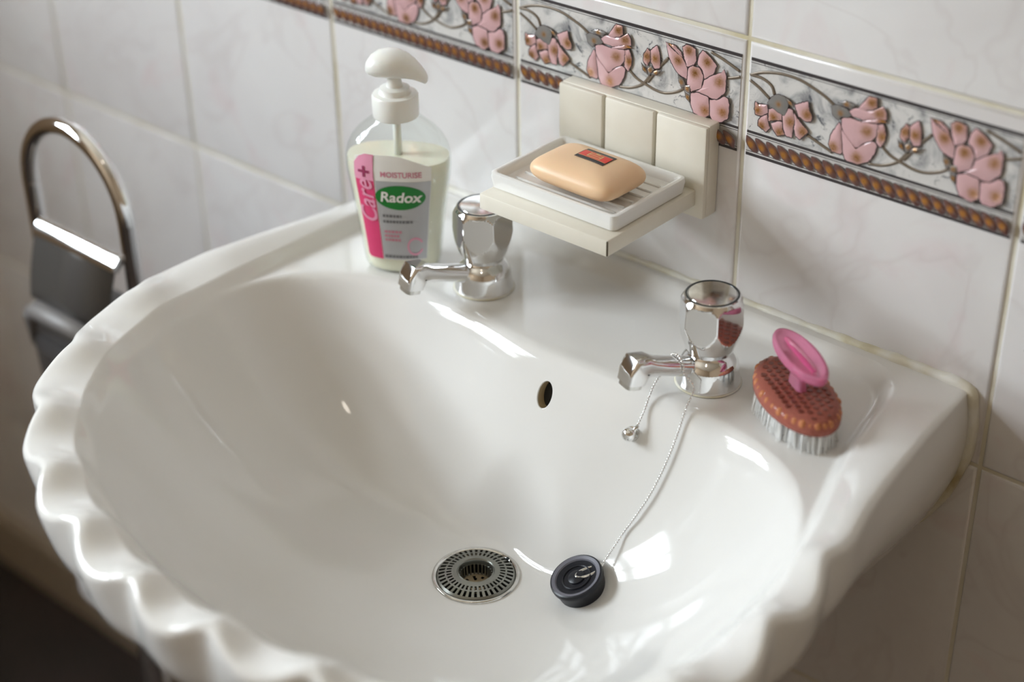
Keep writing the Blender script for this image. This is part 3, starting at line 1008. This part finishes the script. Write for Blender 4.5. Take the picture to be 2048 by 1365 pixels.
# ---------------------------------------------------------------- waste with strainer
DC = Vector((-.0515, -.2195, Z_BOT))
waste = tag(empty('basin_waste', DC), 'round metal plughole strainer set in the bottom of the washbasin', 'drain')
vs, fs = lathe([(.0262, -.012), (.0262, -.0005), (.0275, .0012), (.0292, .0018), (.0302, .0012), (.0305, .0000), (.0300, -.0016)], 72, cap0=False, cap1=False)
mesh_obj('flange', vs, fs, M['chrome_worn'], waste, sharp=60)
NS = 40
def strainer():
    """cone sieve with two rings of radial slots, cut through real thickness"""
    rad = [.0268, .0258, .0215, .0203, .0168, .0158, .0132, .0125]
    zz = [.0014, .0024, .0036, .0038, .0044, .0046, .0048, .0040]
    n = NS*4
    V, Fs = [], []
    for lay in (0, -.0012):
        for r, z in zip(rad, zz):
            for i in range(n):
                a = 2*math.pi*(i+.5)/n
                V.append((r*math.cos(a), r*math.sin(a), z+lay))
    tot = len(rad)*n
    hole = lambda j, i: (j in (1, 3)) and (i % 4) in (1, 2)
    for j in range(len(rad)-1):
        for i in range(n):
            if hole(j, i): continue
            a, b2 = j*n+i, j*n+(i+1) % n
            Fs.append((a, b2, b2+n, a+n)); Fs.append((tot+a, tot+a+n, tot+b2+n, tot+b2))
            for (dj, di, e) in ((0, 1, (b2, b2+n)), (0, -1, (a+n, a)), (1, 0, (b2+n, a+n)), (-1, 0, (a, b2))):
                jj, ii = j+dj, (i+di) % n
                if 0 <= jj < len(rad)-1 and hole(jj, ii):
                    Fs.append((e[0], e[0]+tot, e[1]+tot, e[1]))
    return V, Fs
vs, fs = strainer()
mesh_obj('sieve_ring', vs, fs, M['sieve'], waste, smooth=False)
V, Fs = lathe([(.0127, .0042), (.0120, .0046), (.0116, .0036), (.0113, .0010)], 64, cap0=False, cap1=False)
for i in range(26):
    a = 2*math.pi*i/26
    V, Fs = merge((V, Fs), tube([(.0114*math.cos(a), .0114*math.sin(a), .0015), (.0108*math.cos(a), .0108*math.sin(a), -.0070)], .00075, 5))
V, Fs = merge((V, Fs), lathe([(.0106, -.0072), (.0112, -.0064), (.0112, -.0080), (.0106, -.0080)], 48, cap0=False, cap1=False))
mesh_obj('sieve_cup', V, Fs, M['sieve'], waste, sharp=40)
def cup_floor():
    n, rr = 48, [.0110, .0088, .0066, .0040, .0022]
    V, Fs = [], []
    for r in rr:
        for i in range(n):
            a = 2*math.pi*i/n
            V.append((r*math.cos(a), r*math.sin(a), -.0072))
    for j in range(4):
        for i in range(n):
            if j == 1 and i % 6 in (0, 1): continue
            if j == 2 and i % 12 in (5, 6, 7): continue
            a, b2 = j*n+i, j*n+(i+1) % n
            Fs.append((a, b2, b2+n, a+n))
    Fs.append(tuple(range(4*n, 5*n)))
    return V, Fs
vs, fs = cup_floor()
mesh_obj('cup_floor', vs, fs, mat('cup_floor_stained', (.42, .34, .22), .4, metal=.3)[0], waste, smooth=False)
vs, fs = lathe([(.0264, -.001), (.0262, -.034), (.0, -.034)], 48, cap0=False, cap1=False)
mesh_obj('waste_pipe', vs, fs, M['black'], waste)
vs, fs = sphere((0, .0262, .0030), .0013, 10, 8)
mesh_obj('lift_knob', xf((vs, fs), Matrix.Rotation(math.radians(-15), 4, 'Z'))[0], fs, M['dark_ring'], waste)

# ---------------------------------------------------------------- wooden soap shelf, dish and soap
SH = (-.080, -.0003, .128)
shelf = tag(empty('soap_shelf', SH), 'cream painted wooden soap shelf fixed to the tiles over the taps', 'shelf')
def part_box(name, x0, x1, y0, y1, z0, z1, bev, m, parent, origin, seg=2):
    bm = bmesh.new()
    box_bm(bm, x0-origin[0], x1-origin[0], y0-origin[1], y1-origin[1], z0-origin[2], z1-origin[2], bev, seg)
    return bm_obj(name, bm, m, parent, smooth=True, sharp=35)
part_box('back_plate', -.1465, -.0178, -.0125, -.0003, .1185, .1875, .0012, M['cream'], shelf, SH)
for (xa, xb) in ((-.1465, -.1072), (-.1046, -.0624), (-.0598, -.0178)):
    part_box('back_panel', xa, xb, -.0165, -.0120, .1185, .1870, .0014, M['cream'], shelf, SH)
part_box('shelf_board', -.1365, -.0245, -.1140, -.0150, .1275, .1395, .0011, M['cream'], shelf, SH)
part_box('chipped_corner', -.0252, -.0240, -.1144, -.1132, .1285, .1392, .0003, M['chip'], shelf, SH, 1)

DO = (-.0825, -.0625, .1397)
dish = tag(empty('soap_dish', DO), 'white glazed rectangular soap dish on the wooden soap shelf', 'soap dish')
def dish_mesh():
    hx, hy = .0555, .0405
    prof = [(-.0030, 0), (-.0012, .0006), (.0, .0090), (-.0006, .0112), (-.0022, .0118), (-.0042, .0113), (-.0055, .0098), (-.0068, .0060), (-.0090, .0052)]
    V = []
    n = 10
    for (i_, z) in prof:
        ax, ay = hx+i_, hy+i_
        rc = max(.0012, .0050+i_*.5)
        for cx_, cy_, a0 in ((ax-rc, ay-rc, 0), (-ax+rc, ay-rc, 90), (-ax+rc, -ay+rc, 180), (ax-rc, -ay+rc, 270)):
            for k in range(n):
                a = math.radians(a0+90*k/(n-1))
                V.append((cx_+rc*math.cos(a), cy_+rc*math.sin(a), z))
    nn = 4*n
    Fs = grid_faces(nn, len(prof))
    Fs.append(tuple(range(nn-1, -1, -1))); Fs.append(tuple(range((len(prof)-1)*nn, len(prof)*nn)))
    return V, Fs
vs, fs = dish_mesh()
mesh_obj('tray', vs, fs, M['dish'], dish, sharp=50)
for i in range(6):
    y = -.025+i*.010
    vs, fs = tube([(x, y, .0050) for x in np.linspace(-.043, .043, 8)], .0013, 8)
    mesh_obj('rib', vs, fs, M['dish'], dish)

SO = Vector((-.0765, -.0700, .1576))
soap = tag(empty('soap_bar', SO, math.radians(-1)), 'peach soap bar with a red and black label on the white dish', 'soap')
HX, HY, HZ = .0370, .0245, .0108
def spow(c, e): return math.copysign(abs(c)**e, c)
def soap_pt(u, w):
    e1, e2 = .78, .36
    return (HX*spow(math.cos(w), e1)*spow(math.cos(u), e2), HY*spow(math.cos(w), e1)*spow(math.sin(u), e2), HZ*spow(math.sin(w), .9))
V = [soap_pt(2*math.pi*i/72, -math.pi/2+math.pi*j/30) for j in range(1, 30) for i in range(72)]
Fs = grid_faces(72, 29)
V += [(0, 0, -HZ), (0, 0, HZ)]
for i in range(72):
    Fs.append((len(V)-2, (i+1) % 72, i)); Fs.append((28*72+i, 28*72+(i+1) % 72, len(V)-1))
mesh_obj('soap_body', V, Fs, M['soap'], soap)
def soap_top(x, y):
    # height of the pillow above (x, y): scan the super-ellipse
    e2 = .36
    rho = ((abs(x)/HX)**(2/e2)+(abs(y)/HY)**(2/e2))**(e2/2)
    cw = rho**(1/.78)
    return HZ*max(0, 1-cw*cw)**.45
def soap_patch(x0, x1, y0, y1, off, nx=10, ny=6):
    V = []
    for j in range(ny+1):
        for i in range(nx+1):
            x, y = x0+(x1-x0)*i/nx, y0+(y1-y0)*j/ny
            V.append((x, y, soap_top(x, y)+off))
    return V, grid_faces(nx+1, ny+1, closed_u=False)
LX, LY = .0035, .0040
lb = mesh_obj('label_patch', *soap_patch(LX-.0125, LX+.0125, LY-.0078, LY+.0078, .00030), M['lab_black'], soap)
mesh_obj('label_border', *soap_patch(LX-.0118, LX+.0118, LY-.0042, LY+.0042, .00042), M['lab_red'], lb)
V, Fs = [], []
for (xa, xb, ya, yb) in ((-.0118, .0118, .0042, .0046), (-.0118, .0118, -.0046, -.0042), (-.0052, .0050, .0018, .0026), (-.0060, .0058, -.0006, .0004), (-.0048, .0050, -.0030, -.0021), (-.0058, -.0048, -.0030, .0030), (.0046, .0056, -.0030, .0030), (-.0020, .0020, .0028, .0038)):
    V, Fs = merge((V, Fs), soap_patch(LX+xa, LX+xb, LY+ya, LY+yb, .00052, 6, 2))
mesh_obj('label_emblem', V, Fs, M['lab_gold'], lb)

# ---------------------------------------------------------------- pump bottle
BOF = (-.2290, -.0990, Z_DECK+.0006)
bottle = tag(empty('pump_bottle', BOF, math.radians(32)), 'clear pump bottle of creamy hand wash with pink and green label', 'bottle')
BP = [(0, .0240, .0165), (.0012, .0268, .0190), (.004, .0284, .0204), (.012, .0296, .0212), (.025, .0312, .0222), (.040, .0333, .0231), (.055, .0357, .0239),
      (.066, .0376, .0243), (.074, .0386, .0244), (.081, .0385, .0241), (.088, .0368, .0232), (.094, .0335, .0217), (.099, .0290, .0198), (.103, .0240, .0178), (.106, .0190, .0160), (.108, .0155, .0150), (.112, .0150, .0150)]
BZ = 1.105
BP = [(q[0]*BZ, q[1], q[2]) for q in BP]
BH = .112*BZ-.112
def bprof(z):
    zs = [q[0] for q in BP]
    return float(np.interp(z, zs, [q[1] for q in BP])), float(np.interp(z, zs, [q[2] for q in BP]))
def shell(inset, zlo, zhi, n=64, steps=44):
    V = []
    zs = np.linspace(zlo, zhi, steps)
    for z in zs:
        a, b_ = bprof(z)
        e = 2.35 if z < .102 else 2.35-.35*min(1, (z-.102)/.017)
        for (p_, q_) in superell(a-inset, b_-inset, e, n): V.append((p_, q_, z))
    Fs = grid_faces(n, steps)
    Fs.append(tuple(range(n-1, -1, -1))); Fs.append(tuple(range((steps-1)*n, steps*n)))
    return V, Fs
vs, fs = shell(0, 0, .112*BZ)
bshell = mesh_obj('bottle_body', vs, fs, M['clear'], bottle, sharp=60)
vs, fs = shell(.0012, .0014, .0890)
mesh_obj('liquid', vs, fs, M['liquid'], bottle, sharp=60)
vs, fs = tube([(0, 0, .0880), (0, 0, .109*BZ)], .0030, 12)
mesh_obj('dip_tube', vs, fs, M['pump_white'], bottle)
vs, fs = lathe([(.0150, .1075), (.0162, .1075), (.0166, .1082), (.0168, .1150), (.0168, .1230), (.0160, .1245), (.0130, .1250), (.0118, .1250), (.0112, .1262), (.0108, .1290), (.0090, .1296), (.0060, .1300), (.0052, .1340), (.0048, .1400)], 48)
mesh_obj('collar', [(v_[0], v_[1], v_[2]+BH) for v_ in vs], fs, M['pump_white'], bottle, sharp=35)
HS = [(-.0200, .0015, .1418, .1445), (-.0192, .0060, .1400, .1480), (-.0165, .0100, .1385, .1520), (-.0115, .0128, .1375, .1555), (-.005, .0138, .1372, .1572), (.002, .0132, .1372, .1568), (.009, .0110, .1370, .1545), (.0145, .0086, .1362, .1508), (.0190, .0064, .1345, .1462), (.0225, .0046, .1330, .1415), (.0240, .0022, .1340, .1385)]
vs, fs = loft([((x, 0, (za+zb)/2), (1, 0, 0), (0, 0, 1), hw, (zb-za)/2, 2.2) for (x, hw, za, zb) in HS], 32)
mesh_obj('pump_head', [(v_[0], v_[1], v_[2]+BH) for v_ in vs], [f[::-1] for f in fs], M['pump_white'], bottle)

def surf(x, z, off):
    """front surface of the bottle, local coordinates; x is scaled with the taper"""
    a, b_ = bprof(z)
    k = a/.0360
    x = x*k
    e = 2.35
    y = -b_*(max(0, 1-(abs(x)/a)**e))**(1/e)
    nx, ny = x/(a*a), y/(b_*b_)
    L = math.hypot(nx, ny)+1e-9
    return (x+nx/L*off, y+ny/L*off, z)
def bpatch(x0, x1, z0, z1, off, nx=14, nz=14, rnd=0):
    V = []
    for j in range(nz+1):
        for i in range(nx+1):
            x, z = x0+(x1-x0)*i/nx, z0+(z1-z0)*j/nz
            V.append(surf(x, z, off))
    return V, [f[::-1] for f in grid_faces(nx+1, nz+1, closed_u=False)][::1]
def poly_patch(pts, off):
    bm = bmesh.new()
    f = bm.faces.new([bm.verts.new((p_[0], p_[1], 0)) for p_ in pts])
    bmesh.ops.triangulate(bm, faces=[f])
    for _ in range(3):
        bmesh.ops.subdivide_edges(bm, edges=[e for e in bm.edges if e.calc_length() > .006], cuts=1, use_grid_fill=False)
        bmesh.ops.triangulate(bm, faces=bm.faces)
    V = [surf(v_.co.x, v_.co.y, off) for v_ in bm.verts]
    bm.verts.index_update()
    Fs = [tuple(v_.index for v_ in f.verts) for f in bm.faces]
    bm.free()
    return V, Fs
def text_patch(s, size, x, z, rot, off, shear=0.0, align='CENTER', bold=0.0, sx=1.0):
    cu = bpy.data.curves.new('lettering', 'FONT')
    cu.body = s; cu.size = size; cu.align_x = align; cu.align_y = 'CENTER'; cu.shear = shear; cu.offset = bold
    ob = bpy.data.objects.new('lettering', cu)
    COL.objects.link(ob)
    dg = bpy.context.evaluated_depsgraph_get()
    me = bpy.data.meshes.new_from_object(ob.evaluated_get(dg))
    bpy.data.objects.remove(ob)
    bm = bmesh.new(); bm.from_mesh(me)
    bpy.data.meshes.remove(me)
    V = []
    bm.verts.index_update()
    c, sn_ = math.cos(rot), math.sin(rot)
    for v_ in bm.verts:
        a, b_ = v_.co.x*sx, v_.co.y
        V.append(surf(x+a*c-b_*sn_, z+a*sn_+b_*c, off))
    Fs = [tuple(v_.index for v_ in f.verts) for f in bm.faces]
    bm.free()
    return V, Fs
LA, LB, LZ0, LZ1 = -.0262, .0262, .0130, .0985
def rounded_label():
    pts = [(LA, LZ0+.002), (LA+.002, LZ0), (LB-.002, LZ0), (LB, LZ0+.002)]
    for i in range(9):
        t = i/8
        x = LB+(LA-LB)*t
        pts.append((x, LZ1-.0008-.010*max(0, (x-.004)/.024)**1.3-.004*max(0, (-.020-x)/.007)**2))
    return pts
lab = mesh_obj('label_panel', *poly_patch(rounded_label(), .0003), M['lab_white'], bottle)
pk = [(LA, LZ0+.002), (LA+.002, LZ0), (-.0122, LZ0), (-.0126, LZ1-.001), (-.019, LZ1-.001), (-.0235, LZ1-.0035), (LA, LZ1-.008)]
mesh_obj('pink_band', *poly_patch(pk, .0005), M['lab_pink'], lab)
mesh_obj('pale_corner', *poly_patch([(LA, .0775), (-.0126, .0775), (-.0127, LZ1-.0012), (-.019, LZ1-.0012), (-.0235, LZ1-.0037), (LA, LZ1-.0082)], .0007), M['lab_lightpink'], lab)
mesh_obj('grey_panel', *bpatch(-.0116, .0258, .0138, .0782, .0005, 14, 18), M['lab_grey'], lab)
el = [(.0052+.0178*math.cos(a), .0655+.0098*math.sin(a)) for a in np.linspace(0, 2*math.pi, 40, endpoint=False)]
ov = mesh_obj('green_oval', *poly_patch(el, .0008), M['lab_green'], lab)
mesh_obj('brand_lettering', *text_patch('Radox', .0112, .0052, .0656, math.radians(0), .0011, .15, bold=.00025, sx=1.0), M['lab_white'], lab)
mesh_obj('care_lettering', *text_patch('Care', .0180, -.0190, .0600, math.radians(93), .0009, .25, bold=.0002, sx=.95), M['lab_lightpink'], lab)
V, Fs = merge(poly_patch([(-.0232, .0833), (-.0152, .0833), (-.0152, .0853), (-.0232, .0853)], .0010), poly_patch([(-.0201, .0800), (-.0183, .0800), (-.0183, .0886), (-.0201, .0886)], .0010))
mesh_obj('plus_sign', V, Fs, M['lab_plum'], lab)
mesh_obj('moisturise_lettering', *text_patch('MOISTURISE', .0058, .0062, .0835, 0, .0008, bold=.0001, sx=.88), M['lab_rose'], lab)
def print_lines(name, lines, h, m):
    for (xa, xb, z) in lines:
        V, Fs = [], []
        x = xa
        while x < xb:
            w = .0016+.0014*random.random()
            V, Fs = merge((V, Fs), bpatch(x, min(xb, x+w), z, z+h, .0008, 2, 1)); x += w+.0006
        mesh_obj(name, V, Fs, m, lab)['kind'] = 'stuff'
print_lines('small_print', ((-.0085, .006, .0492), (-.0085, .0150, .0445), (-.0100, .019, .0150)), .0022, M['lab_dark'])
print_lines('rose_print', ((-.0085, .0060, .0362), (-.0085, .0035, .0328), (-.0085, .0045, .0294)), .0018, M['lab_rose'])
ro_, ri_ = .0066, .0052
V = [surf(.0165+r*math.cos(a), .0250+r*1.15*math.sin(a), .0008) for r in (ri_, ro_) for a in np.linspace(.5, 2*math.pi*.94, 33)]
Fs = [(i, i+1, i+34, i+33) for i in range(32)]
mesh_obj('ring_mark', V, Fs, M['lab_lightpink'], lab)

# ---------------------------------------------------------------- nail brush
NB = (.1120, -.0915, Z_DECK)
brush = tag(empty('nail_brush', NB, math.radians(-33)), 'pink translucent oval nail brush with white bristles on the washbasin corner', 'brush')
BA, BB = .0430, .0240
def oval(prof, n=72, a=BA, b_=BB, cap0=True, cap1=True):
    V = []
    for (i_, z) in prof:
        for k in range(n):
            t = 2*math.pi*k/n
            V.append(((a+i_)*math.cos(t), (b_+i_)*math.sin(t), z))
    Fs = grid_faces(n, len(prof))
    if cap0: Fs.append(tuple(range(n-1, -1, -1)))
    if cap1: Fs.append(tuple(range((len(prof)-1)*n, len(prof)*n)))
    return V, Fs
vs, fs = oval([(-.0030, .0145), (-.0008, .0150), (.0, .0165), (.0, .0195), (-.0008, .0222), (-.0025, .0242), (-.0060, .0256), (-.0120, .0264), (-.0180, .0266)])
mesh_obj('brush_base', vs, fs, M['brush'], brush, sharp=60)
V, Fs = [], []
row = 0
for j in range(-4, 5):
    for i in range(-9, 10):
        x = i*.0054+(.0027 if j % 2 else 0); y = j*.0050
        if (x/(BA-.0065))**2+(y/(BB-.0050))**2 < 1:
            k = (x/BA)**2+(y/BB)**2
            zt = float(np.interp((1-math.sqrt(k))*.030, [0, .0008, .0025, .006, .012, .018], [.0195, .0222, .0242, .0256, .0264, .0266]))-.0002
            rr = .00155+.0003*random.random()
            V, Fs = merge((V, Fs), lathe([(rr, zt-.004), (rr, zt+.00055), (rr*.6, zt+.00075)], 8) if False else ([(x+rr*math.cos(t)*1.15, y+rr*math.sin(t), zt+dz) for dz in (-.004, .0008) for t in np.linspace(0, 2*math.pi, 8, endpoint=False)], grid_faces(8, 2)+[tuple(range(8, 16))]))
o = mesh_obj('tuft_holes', V, Fs, M['brush_dot'], brush, smooth=False)
o['kind'] = 'stuff'
V, Fs = [], []
for k in range(34):
    t = 2*math.pi*k/34
    V, Fs = merge((V, Fs), sphere(((BA-.0032)*math.cos(t), (BB-.0030)*math.sin(t), .0212), .0030+.0004*math.sin(k*2.3), 10, 7))
mesh_obj('moulded_edge', V, Fs, M['brush_edge'], brush)
V, Fs = [], []
rnd = random.Random(5)
for j in range(-4, 5):
    for i in range(-9, 10):
        x = i*.0042+(.0021 if j % 2 else 0); y = j*.0046
        if (x/(BA-.0035))**2+(y/(BB-.0025))**2 < 1:
            for q in range(16):
                a = rnd.random()*6.28; rr = .0016*math.sqrt(rnd.random())
                px_, py_ = x+rr*math.cos(a), y+rr*math.sin(a)
                sx_, sy_ = px_+rr*math.cos(a)*.9+x*.035+rnd.gauss(0, .0003), py_+rr*math.sin(a)*.9+y*.05+rnd.gauss(0, .0003)
                o_ = len(V)
                w = .00024
                V += [(px_-w, py_-w, .0155), (px_+w, py_-w, .0155), (px_, py_+w, .0155), (sx_-w*.6, sy_-w*.6, .0004), (sx_+w*.6, sy_-w*.6, .0004), (sx_, sy_+w*.6, .0004)]
                Fs += [(o_, o_+1, o_+4, o_+3), (o_+1, o_+2, o_+5, o_+4), (o_+2, o_, o_+3, o_+5), (o_+3, o_+4, o_+5)]
o = mesh_obj('bristles', V, Fs, M['bristle'], brush, smooth=False)
o['kind'] = 'stuff'
hd = empty('handle', (0, 0, 0)); hd.parent = brush
vs, fs = oval([(-.0035, .0445), (-.0008, .0452), (.0, .0470), (.0, .0492), (-.0008, .0507), (-.0022, .0512), (-.0034, .0505), (-.0045, .0497)], a=.0325, b_=.0125)
mesh_obj('grip_plate', vs, fs, M['handle'], hd, sharp=60)
vs, fs = loft([((0, 0, .0268), (0, 0, 1), (0, 1, 0), .0095, .0040, 2.6), ((0, 0, .034), (0, 0, 1), (0, 1, 0), .0085, .0032, 2.6), ((0, 0, .0448), (0, 0, 1), (0, 1, 0), .0110, .0038, 2.6)])
mesh_obj('grip_stem', vs, fs, M['handle'], hd, sharp=50)
vs, fs = loft([((0, 0, .0455), (0, 0, 1), (0, 1, 0), .0225, .0032, 3), ((0, 0, .0494), (0, 0, 1), (0, 1, 0), .0225, .0032, 3), ((0, 0, .0502), (0, 0, 1), (0, 1, 0), .0215, .0024, 3)])
mesh_obj('grip_core', vs, fs, M['handle_core'], hd, sharp=50)

# ---------------------------------------------------------------- freestanding chrome toilet roll stand
SX, SY = -.5110, -.1900
stand = tag(empty('roll_stand', (SX, SY, Z0)), 'chrome stand with an arched top standing beside the washbasin, by the wall', 'stand')
SO_ = (SX, SY, Z0)
def S(pts): return [tuple(np.array(p_)-np.array(SO_)) for p_ in pts]
R_ = .0640
arch = [(SX-R_+.004, SY, -.135), (SX-R_, SY, -.10), (SX-R_, SY, -.03), (SX-R_, SY, .035)]
arch += [(SX-R_*math.cos(a), SY, .045+R_*math.sin(a)) for a in np.linspace(.0, math.pi, 15)]
arch += [(SX+R_, SY, .035), (SX+R_, SY, -.03), (SX+R_, SY, -.10), (SX+R_-.004, SY, -.135)]
vs, fs = tube(S(spline(arch, 110)), .0072, 14)
mesh_obj('arch_tube', vs, fs, M['chrome'], stand)
vs, fs = loft([((x-SO_[0], SY-.010-SO_[1], .010-SO_[2]), (1, 0, 0), (0, -.75, .66), .0085*k_, .0036*k_, 3.0) for x, k_ in ((SX-.0500, .6), (SX-.0490, 1), (SX+.0595, 1), (SX+.0605, .6))], 24)
vs = [v_ for v_ in vs]
fl = mesh_obj('flap_roll', vs, fs, M['chrome'], stand, sharp=40)
V = []
for j in range(9):
    t = j/8
    for i in range(2):
        V.append((SX-.049+.107*i, SY-.012-.016*math.sin(t*1.3), .008-.058*t))
Fs = grid_faces(2, 9, closed_u=False)
fo = mesh_obj('flap', S(V), Fs, M['flap_grey'], stand)
md = fo.modifiers.new('thickness', 'SOLIDIFY'); md.thickness = .0015
vs, fs = tube(S([(SX-.052, SY+.004, -.078), (SX+.052, SY+.004, -.078)]), .034, 40)
mesh_obj('roll_drum', vs, fs, M['dark_plastic'], stand, sharp=40)
vs, fs = tube(S([(SX-.058, SY-.020, -.100), (SX-.055, SY-.026, -.070), (SX-.045, SY-.027, -.063), (SX+.052, SY-.027, -.063)]), .0095, 14)
mesh_obj('front_lip', vs, fs, M['grey_satin'], stand)
tr_ = [(SX-R_, SY, -.098), (SX-R_+.004, SY, -.150), (SX-R_+.022, SY, -.185), (SX-.020, SY, -.203), (SX, SY, -.206), (SX+.020, SY, -.203), (SX+R_-.022, SY, -.185), (SX+R_-.004, SY, -.150), (SX+R_, SY, -.098)]
vs, fs = tube(S(spline(tr_, 60)), .0072, 14)
mesh_obj('lower_bend', vs, fs, M['chrome'], stand)
vs, fs = loft([((p_[0]-SO_[0], p_[1]-SO_[1], p_[2]-SO_[2]), (0, 0, 1), (0, 1, 0), hw, hw*.8, 3) for p_, hw in ((((SX), SY, -.196), .020), ((SX, SY, -.170), .042), ((SX, SY, -.125), .0545), ((SX, SY, -.088), .056))])
mesh_obj('roll_cup', vs, fs, M['dark_plastic'], stand, sharp=50)
vs, fs = tube(S([(SX, SY, Z0+.012), (SX, SY, -.200)]), .0125, 20)
mesh_obj('pole', vs, fs, M['chrome'], stand, sharp=50)
vs, fs = lathe([(.0, 0), (.085, 0), (.088, .003), (.085, .008), (.030, .014), (.014, .018)], 48, cap0=False)
mesh_obj('foot', vs, fs, M['chrome'], stand, sharp=40)
# spare roll pushed over the pole
RO_ = (SX, SY, -.352)
roll = tag(empty('toilet_roll', RO_), 'white toilet roll on the pole of the chrome stand, half behind the washbasin', 'toilet roll')
vs, fs = lathe([(.021, .0), (.046, .0), (.053, .004), (.055, .010), (.055, .092), (.053, .098), (.046, .102), (.021, .102)], 48, cap0=False, cap1=False)
vs2, fs2 = lathe([(.021, .102), (.0205, .05), (.021, 0)], 48, cap0=False, cap1=False)
mesh_obj('paper', vs, fs, M['paper'], roll, sharp=50)
mesh_obj('core_tube', vs2, fs2, M['skirting'], roll)
vs, fs = lathe([(.0126, -.008), (.040, -.008), (.040, -.001), (.0126, -.001)], 40, cap0=False, cap1=False)
mesh_obj('roll_rest', [(v_[0], v_[1], v_[2]+RO_[2]-SO_[2]) for v_ in vs], fs, M['chrome'], stand, sharp=40)
